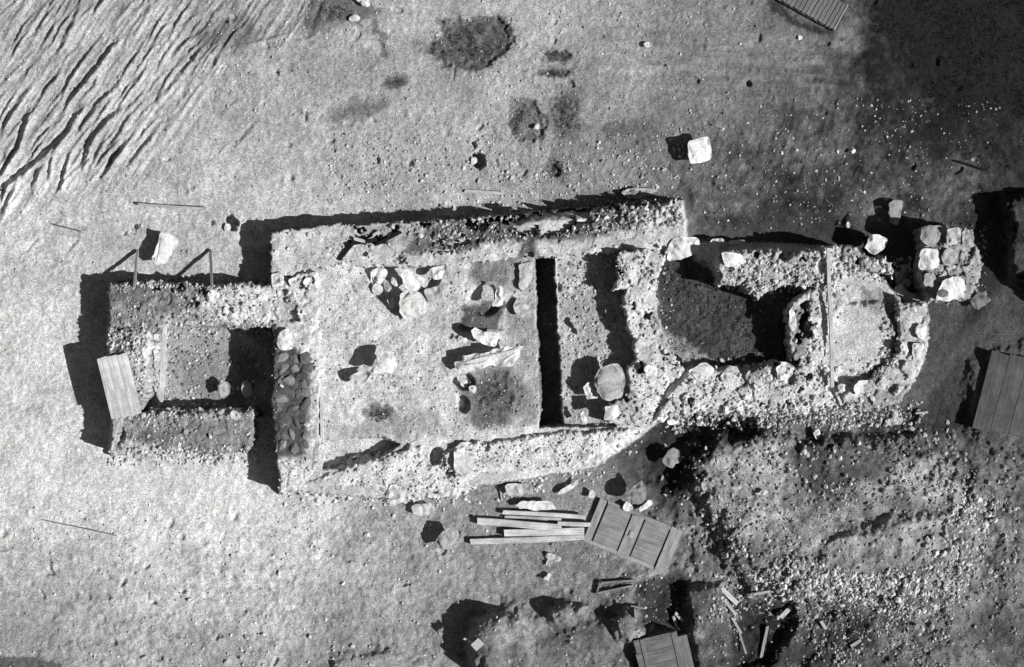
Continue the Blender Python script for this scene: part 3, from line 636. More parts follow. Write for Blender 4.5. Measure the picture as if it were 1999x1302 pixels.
stones = [
 # nave
 ([(727, 530), (737, 525), (752, 524), (757, 535), (750, 549), (740, 553), (730, 546)], .34, 228, 'white rounded stone at upper left corner of the nave stone cluster'),
 ([(728, 558), (738, 552), (746, 560), (749, 568), (737, 577), (726, 571)], .28, 206, 'pale stone below the white rounded one at cluster left edge'),
 ([(750, 548), (758, 550), (764, 560), (761, 571), (754, 569), (749, 558)], .26, 172, 'small upright grey stone in the middle of the nave cluster'),
 ([(765, 540), (772, 544), (779, 557), (770, 559), (764, 552)], .28, 226, 'small white wedge of stone left of the long white block'),
 ([(781, 527), (803, 526), (808, 535), (820, 562), (812, 569), (793, 566), (786, 548)], .40, 232, 'long white squared block leaning across the nave stone cluster'),
 ([(811, 535), (818, 534), (826, 545), (834, 550), (835, 560), (824, 562), (815, 550)], .30, 230, 'crooked white stone touching the right side of the long block'),
 ([(843, 522), (872, 517), (869, 535), (866, 541), (846, 545), (847, 530)], .34, 228, 'white corner block at the right end of the nave cluster'),
 ([(781, 580), (790, 568), (806, 566), (819, 572), (829, 585), (833, 599), (826, 613), (806, 623), (786, 619), (779, 602)], .36, 212, 'big round pale boulder, lowest of the nave cluster'),
 ([(757, 583), (766, 580), (772, 590), (769, 599), (762, 604), (759, 598)], .24, 212, 'small curved stone in shadow left of the big round boulder'),
 ([(826, 566), (842, 562), (862, 558), (865, 575), (850, 590), (836, 588)], .12, 186, 'low flat grey stone right of the big round boulder'),
 ([(720, 497), (727, 494), (732, 500), (729, 506), (722, 505)], .16, 224, 'little white round stone above the nave cluster'),
 ([(975, 558), (984, 567), (990, 580), (985, 592), (974, 598), (962, 599), (960, 592), (967, 586), (967, 565)], .44, 230, 'tall white stone casting a black shadow in the middle of the nave'),
 ([(1003, 598), (1013, 580), (1028, 588), (1037, 600), (1030, 612), (1018, 619), (1008, 612)], .16, 190, 'flat pale stone between the tall white stone and the dark trench'),
 ([(1013, 517), (1040, 510), (1038, 545), (1028, 572), (1014, 562)], .06, 184, 'thin pale slab lying at the upper left lip of the trench'),
 ([(919, 646), (930, 640), (945, 650), (962, 656), (975, 647), (972, 664), (969, 679), (950, 673), (930, 662)], .34, 222, 'white broken slab just above the long jagged slab'),
 ([(885, 706), (893, 704), (898, 709), (902, 696), (920, 693), (945, 688), (985, 678), (1002, 680), (1020, 675), (1015, 692), (1002, 714), (985, 715), (960, 712), (930, 722), (905, 728), (891, 722)], .36, 226, 'long jagged white slab lying across the nave floor'),
 ([(733, 706), (745, 690), (765, 686), (775, 689), (773, 715), (768, 728), (745, 727), (724, 727)], .46, 224, 'large white boulder with a round black shadow, left of the jagged slab'),
 ([(684, 736), (695, 728), (715, 724), (726, 727), (714, 744), (696, 752), (686, 748)], .26, 196, 'grey stone tucked against the lower left of the large white boulder'),
 ([(899, 746), (908, 737), (912, 748), (905, 759)], .22, 218, 'small pointed white stone under the jagged slab'),
 ([(916, 754), (928, 752), (932, 765), (922, 770)], .22, 224, 'small white cube of stone near the weeds below the jagged slab'),
 ([(893, 660), (900, 655), (905, 663), (898, 670)], .14, 222, 'little white stone beside the broken slab, left one of two'),
 ([(903, 663), (909, 658), (914, 666), (906, 671)], .13, 220, 'little white stone beside the broken slab, right one of two'),
 ([(562, 548), (575, 540), (588, 542), (586, 556), (570, 562)], .12, 226, 'white flat stone bedded on the pale upper end of the cross wall'),
 ([(592, 545), (604, 538), (611, 546), (606, 556), (595, 556)], .2, 228, 'white upright stone at the top right of the cross wall'),
 ([(560, 572), (570, 566), (580, 574), (574, 584), (562, 582)], .14, 230, 'small white oval stone on the cross wall top'),
 ([(530, 535), (552, 532), (554, 556), (532, 560)], .12, 226, 'square white stone at the upper left corner of the cross wall'),
 ([(545, 650), (562, 640), (575, 655), (570, 680), (548, 684), (540, 670)], .14, 218, 'large pale stone on the wall edge above the dark fieldstones'),
 # trench and chancel west wall
 ([(1160, 745), (1170, 722), (1190, 710), (1209, 712), (1216, 728), (1222, 745), (1212, 774), (1190, 783), (1170, 772)], .46, 178, 'great rounded grey boulder standing in the corner of the trench'),
 ([(1137, 756), (1150, 744), (1155, 758), (1165, 766), (1168, 778), (1150, 779)], .32, 212, 'pale stone against the lower left of the great grey boulder'),
 ([(1135, 803), (1142, 805), (1149, 820), (1142, 831), (1135, 823)], .34, 230, 'narrow white stone alone in the black trench corner'),
 ([(1181, 794), (1208, 791), (1210, 812), (1181, 822)], .34, 224, 'square white stone at the corner right below the great boulder'),
 ([(1257, 717), (1270, 713), (1282, 721), (1283, 733), (1263, 734)], .12, 220, 'white stone set in the top of the chancel divider wall'),
 ([(1181, 605), (1190, 600), (1197, 606), (1194, 616), (1183, 616)], .16, 150, 'small round grey stone in the shadow left of the divider wall'),
 ([(1103, 560), (1110, 555), (1120, 562), (1116, 573), (1106, 572)], .16, 224, 'white round stone on the pebbly strip right of the trench'),
 ([(1117, 626), (1125, 622), (1137, 640), (1146, 655), (1136, 656), (1124, 640)], .18, 176, 'long tilted stone on the pebbly strip with a sharp black shadow'),
 ([(1346, 722), (1360, 715), (1382, 708), (1392, 718), (1398, 737), (1386, 750), (1366, 745), (1350, 731)], .2, 226, 'lobed white stone on the wall left of the chancel corner'),
 ([(1408, 730), (1424, 714), (1442, 716), (1446, 735), (1430, 748), (1410, 746)], .12, 196, 'broad pale stone right of the lobed white stone'),
 ([(1517, 716), (1530, 707), (1541, 710), (1549, 730), (1531, 745), (1518, 740)], .18, 226, 'white block at the lower right corner of the dark chancel floor'),
 ([(1470, 752), (1480, 747), (1492, 755), (1480, 765)], .12, 228, 'small white diamond stone in the lower chancel wall'),
 ([(1303, 502), (1308, 470), (1330, 462), (1355, 463), (1368, 470), (1362, 490), (1345, 501), (1305, 511)], .34, 216, 'big white angular block at the upper left corner of the chancel'),
 ([(1380, 476), (1390, 468), (1413, 465), (1416, 478), (1385, 483)], .16, 210, 'pale flat stone in shadow right of the big angular block'),
 ([(1419, 471), (1430, 468), (1455, 468), (1448, 473), (1424, 478)], .14, 205, 'thin pale sliver of stone on the upper chancel edge'),
 ([(1407, 495), (1420, 493), (1450, 500), (1459, 509), (1440, 519), (1418, 521)], .22, 232, 'bright white shield shaped stone on the upper chancel wall'),
 ([(1540, 606), (1548, 602), (1554, 612), (1554, 640), (1546, 645), (1540, 630)], .1, 226, 'narrow white upright stone at the right side of the chancel shadow'),
 ([(1300, 822), (1316, 814), (1327, 813), (1323, 826), (1306, 830)], .15, 230, 'white stone at the outer foot of the lower chancel wall'),
 ([(1213, 376), (1225, 369), (1262, 367), (1285, 372), (1270, 379), (1243, 387), (1225, 386)], .14, 166, 'lens shaped grey slab in the shadow above the long nave wall'),
 ([(970, 405), (1000, 400), (1005, 405), (975, 409)], .3, 172, 'grey block under the shadowed edge of the long nave wall'),
 ([(880, 408), (888, 404), (891, 411), (883, 413)], .3, 222, 'little white stone in the shadow band above the nave wall'),
 # pier and apse
 ([(1689, 483), (1697, 460), (1715, 458), (1732, 466), (1729, 481), (1712, 497), (1696, 491)], .38, 216, 'white block with a blot of shadow, left of the pier'),
 ([(1735, 394), (1762, 391), (1758, 428), (1749, 441), (1739, 436)], .2, 150, 'tapered grey block on the ground above the pier'),
 ([(1653, 434), (1659, 431), (1663, 440), (1657, 446)], .12, 228, 'small white stone on dark ground above the plank end'),
 ([(1799, 447), (1812, 440), (1845, 441), (1847, 460), (1840, 481), (1815, 481), (1797, 471)], .2, 152, 'dark weathered block at the upper left of the pier'),
 ([(1850, 448), (1873, 443), (1876, 460), (1868, 479), (1848, 479)], .16, 204, 'pale block in the middle of the pier top row'),
 ([(1879, 451), (1890, 445), (1901, 460), (1898, 476), (1880, 478)], .18, 178, 'grey block at the upper right corner of the pier'),
 ([(1800, 485), (1830, 487), (1836, 493), (1831, 523), (1796, 526), (1792, 520)], .2, 222, 'bright square block at the left edge of the pier'),
 ([(1838, 500), (1850, 485), (1871, 490), (1870, 512), (1852, 520), (1840, 514)], .14, 172, 'grey block right of the bright square block on the pier'),
 ([(1846, 522), (1868, 516), (1866, 532), (1856, 540)], .14, 188, 'wedge of pale stone in the centre of the pier'),
 ([(1804, 536), (1822, 530), (1829, 545), (1820, 561), (1804, 558)], .14, 160, 'small dull block under the bright square block'),
 ([(1826, 586), (1838, 552), (1858, 541), (1883, 545), (1886, 566), (1884, 583), (1850, 586)], .2, 226, 'large white slab with an oval hollow at the foot of the pier'),
 ([(1783, 576), (1800, 562), (1812, 568), (1814, 581), (1795, 586)], .16, 132, 'grey stone left of the large white pier slab'),
 ([(1747, 561), (1759, 555), (1768, 566), (1785, 578), (1810, 580), (1820, 585), (1790, 591), (1756, 594)], .22, 228, 'white curved slab where the apse wall begins'),
 ([(1894, 586), (1905, 575), (1920, 571), (1936, 584), (1920, 599), (1905, 605)], .2, 122, 'dark angular stone on the ground right of the pier'),
 ([(1749, 547), (1764, 522), (1773, 527), (1766, 545), (1751, 556)], .4, 126, 'grey upright stone in the shadow between pier and apse'),
 ([(1738, 545), (1741, 533), (1746, 543)], .42, 226, 'tiny white spike of stone between pier and apse'),
 ([(1788, 642), (1800, 630), (1812, 640), (1806, 663), (1791, 659)], .1, 222, 'white stone on the outer rim of the curved apse wall'),
 ([(1755, 676), (1770, 670), (1776, 686), (1764, 697)], .1, 216, 'oval white stone on the inner rim of the curved apse wall'),
 ([(1780, 672), (1806, 669), (1800, 700), (1785, 706)], .1, 210, 'large pale stone of the apse wall below the rim stone'),
 ([(1664, 757), (1680, 743), (1700, 745), (1701, 762), (1672, 771)], .1, 214, 'broad white stone at the lower bend of the apse wall'),
 ([(1712, 749), (1725, 739), (1736, 750), (1725, 759)], .1, 220, 'white stone right of the broad one at the apse bend'),
 ([(1636, 751), (1650, 748), (1653, 766), (1640, 771)], .1, 218, 'white stone left of the broad one at the apse bend'),
 # lower wall foot and foreground
 ([(752, 965), (765, 945), (785, 944), (796, 958), (790, 980), (768, 984)], .2, 216, 'wide pale boulder at the outer foot of the lower nave wall'),
 ([(857, 955), (872, 948), (892, 949), (900, 962), (890, 971), (862, 970)], .16, 208, 'flat oval stone beside the wide boulder on the wall foot'),
 ([(800, 868), (815, 858), (828, 866), (832, 885), (824, 905), (805, 905), (796, 888)], .04, 208, 'rounded pale stone at the inner edge of the lower nave wall'),
 ([(886, 880), (900, 861), (925, 868), (940, 885), (943, 905), (930, 925), (905, 931), (886, 916)], .05, 206, 'very large flat stone in the lower nave wall by the dark hole'),
 ([(905, 946), (920, 941), (940, 944), (938, 950), (908, 952)], .16, 206, 'thin pale stone between wall foot and oval stone'),
 ([(987, 948), (1000, 943), (1025, 945), (1040, 953), (1040, 962), (1025, 968), (992, 966)], .2, 190, 'smooth oval grey stone above the beam pile'),
 ([(802, 988), (815, 984), (845, 984), (848, 1000), (825, 1008), (808, 1004)], .16, 196, 'grey flat stone half sunk below the lower nave wall'),
 ([(851, 1062), (862, 1040), (874, 1030), (900, 1034), (902, 1056), (880, 1072), (858, 1072)], .36, 178, 'squarish stone with an oblong shadow, left of the beams'),
 ([(1088, 962), (1110, 948), (1128, 937), (1132, 943), (1112, 957), (1092, 968)], .14, 206, 'long thin stone slanting above the door panel'),
 ([(1149, 961), (1156, 957), (1163, 963), (1161, 972), (1152, 973)], .18, 200, 'small cube of stone near the door top corner'),
 ([(1225, 966), (1240, 946), (1254, 937), (1262, 952), (1264, 975), (1246, 986), (1232, 981)], .42, 138, 'dark faceted boulder beside the upper corner of the door'),
 ([(1215, 984), (1228, 980), (1236, 990), (1228, 999), (1218, 996)], .14, 224, 'white stone under the dark faceted boulder, left one'),
 ([(1246, 994), (1258, 984), (1270, 976), (1276, 984), (1262, 992), (1250, 1000)], .14, 212, 'white splinter of stone under the dark faceted boulder, right one'),
 ([(1293, 901), (1303, 885), (1315, 874), (1326, 881), (1329, 901), (1311, 913), (1298, 909)], .34, 150, 'rough grey boulder sitting in the dark ditch'),
 ([(1371, 945), (1377, 936), (1383, 948), (1380, 958), (1372, 957)], .14, 206, 'pale upright stone on the left slope of the spoil heap'),
 ([(1588, 845), (1597, 836), (1604, 848), (1595, 860)], .14, 212, 'white pointed stone on the spoil heap below the apse bend'),
 ([(1440, 948), (1447, 944), (1450, 952), (1443, 957)], .14, 206, 'single white stone on the bare crown of the spoil heap'),
 ([(1478, 965), (1490, 956), (1500, 960), (1492, 968)], .12, 210, 'flat white stone right of the bare crown of the spoil heap'),
 # upper ground
 ([(1342, 278), (1358, 271), (1384, 268), (1388, 290), (1388, 308), (1362, 318), (1348, 318), (1343, 300)], .31, 232, 'white square cut block alone on the open upper ground'),
 ([(313, 453), (330, 458), (346, 466), (340, 486), (324, 514), (308, 518), (299, 509), (306, 482)], .3, 214, 'pale slab with a half round shadow above the small room wall'),
 ([(1257, 82), (1266, 79), (1275, 86), (1268, 93), (1258, 90)], .1, 222, 'white stone on the grey ground near the top middle'),
 ([(1556, 71), (1563, 68), (1568, 74), (1561, 79)], .06, 236, 'bright white stone just below the slatted panel'),
 ([(688, -8), (722, -6), (720, 14), (706, 10)], .12, 232, 'white slab cut by the top edge of the photo'),
 ([(680, 34), (692, 30), (704, 36), (700, 42), (684, 40)], .06, 206, 'narrow pale stone below the white slab at the top edge'),
 ([(1663, 292), (1669, 289), (1673, 297), (1667, 302)], .16, 224, 'white stone on dark ground left of the far scrub'),
 ([(1894, 310), (1904, 301), (1907, 305), (1898, 315)], .12, 205, 'short pale stone beside a dark stick near the right edge'),
 ([(1042, 246), (1052, 241), (1058, 247), (1050, 254)], .08, 216, 'white stone at the right of the round weed patch'),
 ([(1292, 330), (1300, 326), (1302, 334), (1294, 336)], .08, 216, 'pale stone left below the white square block'),
 ([(448, 806), (456, 800), (465, 803), (466, 815), (457, 822), (449, 818)], .08, 200, 'round pale stone at the edge of the grey lower room wall'),
 ([(430, 752), (440, 745), (452, 752), (448, 768), (436, 778), (430, 768)], .3, 170, 'pale pointed stone in the floor corner of the small room'),
 ([(472, 752), (482, 740), (490, 756), (490, 776), (476, 778)], .36, 188, 'upright stone at the shadow edge in the small room'),
]
for i, (poly, h, v, lab) in enumerate(stones):
    r = random.Random(i)
    slab(poly, h, v, lab, seed=i, tilt=(r.uniform(-.26, .08), r.uniform(-.14, .10)), rough=.07)
slab(ell(1841, 572, 11, 7), .04, 112, 'dark oval piece standing in for the hollow of the large white pier slab', z0=1.07)  # piece added to give the dark of the slab's hollow

# ------------------------------------------------------------------ timber
def beam_mesh(L, W, Hh, bev=.006, seg=6, wob=.007, seed=0):
    r = random.Random(seed)
    bm = bmesh.new(); bmesh.ops.create_cube(bm, size=1)
    for v in bm.verts: v.co = Vector((v.co.x * L, v.co.y * W, v.co.z * Hh))
    ed = [e for e in bm.edges if abs((e.verts[0].co - e.verts[1].co).x) > L * .5]
    bmesh.ops.subdivide_edges(bm, edges=ed, cuts=seg)
    bmesh.ops.bevel(bm, geom=[e for e in bm.edges if e.is_manifold and e.calc_face_angle(0) > .5], offset=min(bev, W * .2, Hh * .3), segments=2, affect='EDGES')
    ph = r.uniform(0, 6)
    for v in bm.verts:
        v.co.y += wob * math.sin(v.co.x * 2.3 + ph) + r.uniform(-1, 1) * wob * .2
        v.co.z += wob * .7 * math.sin(v.co.x * 1.7 + ph)
        if abs(v.co.x) > L * .47: v.co.x += math.sin(v.co.y * 40 + ph + v.co.x) * .012
    me = bpy.data.meshes.new('timber'); bm.to_mesh(me); bm.free(); return me

def beam(name, a, b, wpx, th, v, label=None, cat=None, z0=None, z1=None, group=None, parent=None, m=None, lift=0):
    """timber lying from pixel a to pixel b; z0/z1 heights of its underside at both ends"""
    if z0 is None:
        q = [surf(a[0] + (b[0] - a[0]) * t, a[1] + (b[1] - a[1]) * t) for t in np.linspace(0, 1, 15)]
        z0 = z1 = max(np.median(q), np.mean(sorted(q)[-4:]) - .02) + lift
    pa = Vector(P(a[0], a[1], z0 + th / 2)); pb = Vector(P(b[0], b[1], z1 + th / 2))
    d = pb - pa
    me = beam_mesh(d.length, wpx / S, th, seed=len(label or name) + int(a[0]))
    me.name = name
    mid = (pa + pb) / 2
    o = link(name, me, m or M_WOOD, mid, parent, v)
    if parent: o.location = mid - parent.location
    o.rotation_mode = 'QUATERNION'
    x = d.normalized(); zz = Vector((0, 0, 1)); y = zz.cross(x).normalized(); zz = x.cross(y)
    from mathutils import Matrix
    o.rotation_quaternion = Matrix((x, y, zz)).transposed().to_quaternion()
    if not parent: tag(o, label, cat, group)
    return o

beam('timber_beam', (981, 999), (1142, 1009), 8, .10, 214, 'pale beam on the upper side of the beam pile', 'beam', .06, .10)
beam('timber_beam', (985, 1008), (1095, 1014), 5, .07, 196, 'thin beam tucked under the uppermost beam of the pile', 'beam', .03, .05)
beam('timber_beam', (932, 1017), (1096, 1029), 13, .14, 204, 'thick squared beam, second in the beam pile and reaching far left', 'beam', .04, .04)
beam('timber_beam', (983, 1040), (1140, 1036), 13, .13, 216, 'short wide pale beam in the middle of the beam pile', 'beam', .04, .06)
beam('timber_beam', (918, 1058), (1140, 1048), 11, .12, 198, 'longest beam, lowest of the beam pile', 'beam', .03, .03)
beam('timber_beam', (1088, 1021), (1152, 1024), 8, .08, 216, 'stub of beam running under the left edge of the door', 'beam', .1, .1)
for cx, cy, lab in [(444, 444, 'small white stone at the left rim of the pit above the cross wall'), (925, 313, 'small white stone at the left rim of the lone pit above the nave')]:
    slab(ell(cx, cy, 6, 8, 20), .2, 226, lab, z0=-.12)
slab([(1003, 986), (1022, 979), (1076, 978), (1080, 987), (1088, 993), (1050, 996), (1020, 993)], .2, 230, 'white split slab lying along the top of the beam pile', 'stone_slab', 'slab')
beam('pole', (270, 399), (404, 407), 5, .06, 186, 'straight pole lying on the ground above the pale slab', 'pole', .04, .06)
beam('stick', (107, 439), (158, 451), 2.2, .05, 96, 'short dark stick on pale ground near the left edge', 'stick', .03, .03)
beam('stick', (82, 1015), (228, 1045), 2.2, .025, 140, 'long thin dark stick on the pale lower left ground', 'stick', .02, .02)
beam('stick', (1870, 315), (1928, 332), 4, .07, 40, 'dark stick lying near the right edge above the pier', 'stick', .03, .05)
beam('plank', (907, 372), (982, 378), 6, .05, 200, 'short pale plank lying above the middle of the nave wall', 'plank', .01, .01)
beam('prop_plank', (269, 489), (262, 560), 5, .05, 172, 'left one of two planks propped on the small room wall', 'plank', .02, .76, 'planks propped on the small room wall')
beam('prop_plank', (411, 487), (413, 562), 5, .05, 156, 'right one of two planks propped on the small room wall', 'plank', .02, .76, 'planks propped on the small room wall')
beam('plank', (322, 632), (314, 786), 8, .06, 212, 'thin pale plank lying down the small room floor', 'plank', .68, -.2)
beam('timber_pole', (625, 738), (630, 862), 6, .09, 212, 'pale narrow timber along the right side of the cross wall', 'pole', .56, .56)
beam('plank', (1617, 484), (1625, 756), 7, .05, 202, 'long white plank laid across the chancel wall towards the apse', 'plank', 1.0, .84)
beam('plank', (698, 495), (774, 481), 8, .06, 196, 'pale broken plank at the lower side of the darkish debris', 'plank', .56, .62)
beam('dark_timber', (662, 508), (692, 470), 7, .09, 34, 'darkish branch pointing down from the debris on the nave wall', 'timber', .6, .66)  # timbers coloured very dark all over
beam('dark_timber', (676, 478), (735, 468), 7, .09, 30, 'black colored timber lying flat through the debris', 'timber', .62, .66)
beam('dark_timber', (735, 478), (783, 452), 6, .09, 30, 'black colored timber slanting up to the nave wall edge', 'timber', .64, .66)
for (a, b, w, v, lab) in [((728, 460), (740, 452), 5, 224, 'white splinter in the middle of the darkish debris'), ((718, 470), (730, 464), 7, 214, 'pale chip of stone low in the darkish debris'), ((690, 466), (713, 472), 6, 222, 'pale bent fragment at the left of the darkish debris')]:
    beam('debris_splinter', a, b, w, .08, v, lab, 'splinter', .66, .66)
rs = random.Random(5)
for row in range(8):
    for col in range(3):
        fx, fy = 548 + col * 23 + rs.uniform(-5, 5) + (row % 2) * 6, 696 + row * 25 + rs.uniform(-6, 6)
        if fx > 604: continue
        place_rock(fx, fy, rs.uniform(11, 16), rs.uniform(96, 142), 'stone', CROSS, .7, z=.66, pl=tuple(CROSS.location)).scale.z *= .5
place_rock(766, 442, 8, 186); tag(C.objects[-1], 'round grey stone at the upper end of the darkish debris', 'stone')

# propped thin frame and odd sticks lower middle
for a, b, lab in [((1164, 1160), (1172, 1134), 'short stick closing the narrow frame of sticks'), ((1172, 1138), (1238, 1133), 'upper stick of the narrow triangular stick frame'), ((1165, 1158), (1236, 1142), 'lower stick of the narrow triangular stick frame')]:
    beam('stick', a, b, 3.5, .07, 152, lab, 'stick', lift=.02)
for a, b, w, v, lab in [((1230, 1183), (1258, 1188), 4, 150, 'small stick above the wooden crate'), ((1239, 1188), (1240, 1206), 4, 160, 'upright stick end left above the wooden crate'),
        ((1318, 1196), (1334, 1212), 6, 206, 'white broken lath in the black hollow above the crate'), ((1314, 1202), (1322, 1226), 6, 190, 'grey broken lath in the black hollow above the crate'),
        ((1408, 1148), (1440, 1178), 9, 216, 'wide white broken board at the spoil heap foot'), ((1412, 1170), (1436, 1200), 6, 200, 'narrow broken lath under the wide white board'),
        ((1428, 1205), (1446, 1236), 5, 190, 'thin lath pointing down below the broken boards'), ((1440, 1228), (1456, 1276), 4, 168, 'crooked lath running down beside the black hollow'),
        ((1498, 1222), (1486, 1284), 6, 168, 'weathered lath on the right side of the black hollow'), ((1524, 1206), (1546, 1182), 9, 208, 'short white timber on the rubble near the black hollow'),
        ((1470, 1160), (1504, 1154), 5, 190, 'pale splinter at the upper edge of the black hollow'), ((1602, 1212), (1612, 1228), 6, 206, 'pale splinter on dark soil right of the hollow'),
        ((1660, 1262), (1680, 1250), 6, 186, 'dull splinter on the dark slope at bottom right'), ((1788, 806), (1812, 804), 4, 196, 'thin white lath at the edge of the shaded gap')]:
    beam('broken_lath', a, b, w, .05, v, lab, 'lath', lift=.01)

def quad_frame(c0, c1, c3, z):
    """origin and unit vectors of a flat panel from three of its corner pixels"""
    a = Vector(P(*c0, z)); b = Vector(P(*c1, z)); d = Vector(P(*c3, z))
    return a, b - a, d - a

def panel_part(name, root, a, u, w, u0, u1, w0, w1, z0, z1, v, bev=.006, seed=0, along='u'):
    U = u.normalized(); L = u.length; Wd = w.length
    lx = (u1 - u0) * L; ly = (w1 - w0) * Wd
    c = a + u * ((u0 + u1) / 2) + w * ((w0 + w1) / 2)
    rot = math.atan2(u.y, u.x)
    if along == 'u': me = beam_mesh(lx, ly, z1 - z0, bev, 4, .002, seed)
    else: me = beam_mesh(ly, lx, z1 - z0, bev, 4, .002, seed); rot += math.pi / 2
    me.name = name
    o = link(name, me, M_WOOD, (c.x - root.location.x, c.y - root.location.y, (z0 + z1) / 2 - root.location.z), root, v)
    o.rotation_euler = (0, 0, rot); return o

# panelled door lying on the ground
dz = .10
a, u, w = quad_frame((1136, 1055), (1297, 1121), (1174, 972), dz)
root = empty('door', (a.x, a.y, 0)); tag(root, 'old panelled wooden door lying flat beside the beam pile', 'door', None, 'thing')
g_ = .016
panel_part('frame_stile', root, a, u, w, 0, .085, 0, 1, .02, dz, 160, along='w', seed=1)
panel_part('frame_stile', root, a, u, w, .405, .545, .075, .925, .02, dz, 158, along='w', seed=2)
panel_part('frame_stile', root, a, u, w, .865, 1, 0, 1, .02, dz, 162, along='w', seed=3)
panel_part('frame_rail', root, a, u, w, .087, .863, 0, .07, .02, dz - .003, 174, seed=4)
panel_part('frame_rail', root, a, u, w, .087, .863, .93, 1, .02, dz - .003, 156, seed=5)
panel_part('door_panel', root, a, u, w, .085 + g_, .405 - g_, .072, .928, .02, dz - .012, 148, .01, along='u', seed=6)
panel_part('door_panel', root, a, u, w, .545 + g_, .865 - g_, .072, .928, .02, dz - .012, 148, .01, along='u', seed=7)
panel_part('latch', root, a, u, w, .455, .50, .46, .60, dz, dz + .025, 178, .006, seed=8)

# plank board on the left wall
a, u, w = quad_frame((217, 819), (188, 699), (276, 808), .82)
root = empty('wooden_board', (a.x, a.y, .7)); tag(root, 'big pale plank board lying over the rubble end wall of the small room', 'board')
for i in range(3):
    panel_part('plank', root, a, u, w, 0 + .004 * (i % 2), 1 - .006 * ((i + 1) % 2), i / 3 + .003, (i + 1) / 3 - .003, .77, .815, 206 + 3 * i, .004, seed=20 + i)
panel_part('batten', root, a, u, w, .1, .16, .02, .98, .73, .768, 180, seed=30, along='w')
panel_part('batten', root, a, u, w, .84, .9, .02, .98, .73, .768, 180, seed=31, along='w')

# slatted panel top right
a, u, w = quad_frame((1624, 57), (1500, -12), (1656, 10), .16)
root = empty('slatted_panel', (a.x, a.y, 0)); tag(root, 'grey slatted wooden panel cut off by the top edge', 'panel')
ns = 16
for i in range(ns):
    panel_part('slat', root, a, u, w, i / ns + .004, (i + 1) / ns - .004, .03, .97, .12, .155 + .004 * (i % 3), 118 + 14 * random.random(), .004, seed=40 + i, along='w')
panel_part('rail', root, a, u, w, 0, 1, .0, .06, .03, .118, 120, seed=60); panel_part('rail', root, a, u, w, 0, 1, .94, 1, .03, .118, 120, seed=61)
panel_part('end_rail', root, a, u, w, -.02, .0, 0, 1, .05, .175, 176, seed=62, along='w')

# large dull board on the bank at the right edge
a, u, w = quad_frame((1897, 836), (1936, 686), (2040, 860), .26)
root = empty('wooden_board', (a.x, a.y, .1)); tag(root, 'large dull grey board lying on the bank at the right edge', 'board')
for i in range(4): panel_part('plank', root, a, u, w, .0, 1, i / 4 + .002, (i + 1) / 4 - .002, .22, .26, 88 + 3 * i, .004, seed=70 + i)
for t in (.08, .9): panel_part('batten', root, a, u, w, t - .03, t + .03, .0, 1, .17, .217, 80, seed=80, along='w')

# crate at the bottom
cz = .34
a, u, w = quad_frame((1236, 1251), (1320, 1232), (1252, 1330), cz)
root = empty('wooden_crate', (a.x, a.y, 0)); tag(root, 'closed grey wooden crate cut by the bottom edge', 'crate')
for i in range(3): panel_part('lid_board', root, a, u, w, 0, 1, i / 3 + .002, (i + 1) / 3 - .002, cz - .03, cz, 116 + 3 * i, .004, seed=90 + i)
for t in (.2, .93): panel_part('lid_batten', root, a, u, w, t - .045, t + .045, 0.01, .99, cz + .0005, cz + .02, 122, .004, seed=95, along='w')
panel_part('side_board', root, a, u, w, .01, .04, .01, .99, 0, cz - .032, 110, seed=96, along='w'); panel_part('side_board', root, a, u, w, .96, .99, .01, .99, 0, cz - .032, 110, seed=97, along='w')
panel_part('end_board', root, a, u, w, .042, .958, .01, .04, 0, cz - .032, 110, seed=98); panel_part('end_board', root, a, u, w, .042, .958, .96, .99, 0, cz - .032, 110, seed=99)
panel_part('side_ledge', root, a, u, w, 1.005, 1.24, .16, 1, 0.0, cz * .62, 128, seed=100, along='w')

# papers
def paper(cx, cy, r, rot, label, flat=False, n=9, lift=.03):
    z0 = surf(cx, cy) + lift; base = Vector(P(cx, cy, z0)); rr = random.Random(int(cx))
    bm = bmesh.new(); grid = []
    for i in range(n):
        row = []
        for j in range(n):
            x = (i / (n - 1) - .5) * 2 * r; y = (j / (n - 1) - .5) * 2 * r * .82
            if not flat:
                f = 1 + .35 * math.sin(3 * math.atan2(y, x) + cx) ; x *= f; y *= f
            z = (.03 * (1 + vnoise(x + cx, y + cy, 7, 3)) + .012 * vnoise(x + cx, y + cy, 3, 5) + .02) if not flat else .01 + rr.uniform(0, .004)
            c, s = math.cos(rot), math.sin(rot)
            row.append(bm.verts.new(((x * c - y * s) / S, (x * s + y * c) / S, z)))
        grid.append(row)
    fs = [bm.faces.new((grid[i][j], grid[i + 1][j], grid[i + 1][j + 1], grid[i][j + 1])) for i in range(n - 1) for j in range(n - 1)]
    bmesh.ops.solidify(bm, geom=fs, thickness=.004)
    me = bpy.data.meshes.new('paper'); bm.to_mesh(me); bm.free()
    o = link('paper_sheet' if flat else 'crumpled_paper', me, M_PAPER, base, None, 245); tag(o, label, 'paper'); return o
paper(932, 1258, 10, .75, 'flat white square of paper at the bottom beside the dark shadow', True, lift=.12)
paper(1077, 1090, 12, .4, 'crumpled white paper below the beam pile, larger one')
paper(1070, 1127, 7, 1.2, 'small crumpled white paper under the larger one')
paper(1746, 819, 13, .8, 'crumpled white sheet in the shaded gap below the apse')
beam('twine', (905, 1246), (924, 1256), 4, .03, 214, 'pale scrap of twine beside the flat square paper', 'twine', lift=.1)
beam('twine', (975, 950), (979, 976), 2.5, .03, 205, 'thin pale twine left of the smooth oval stone', 'twine', lift=.02)

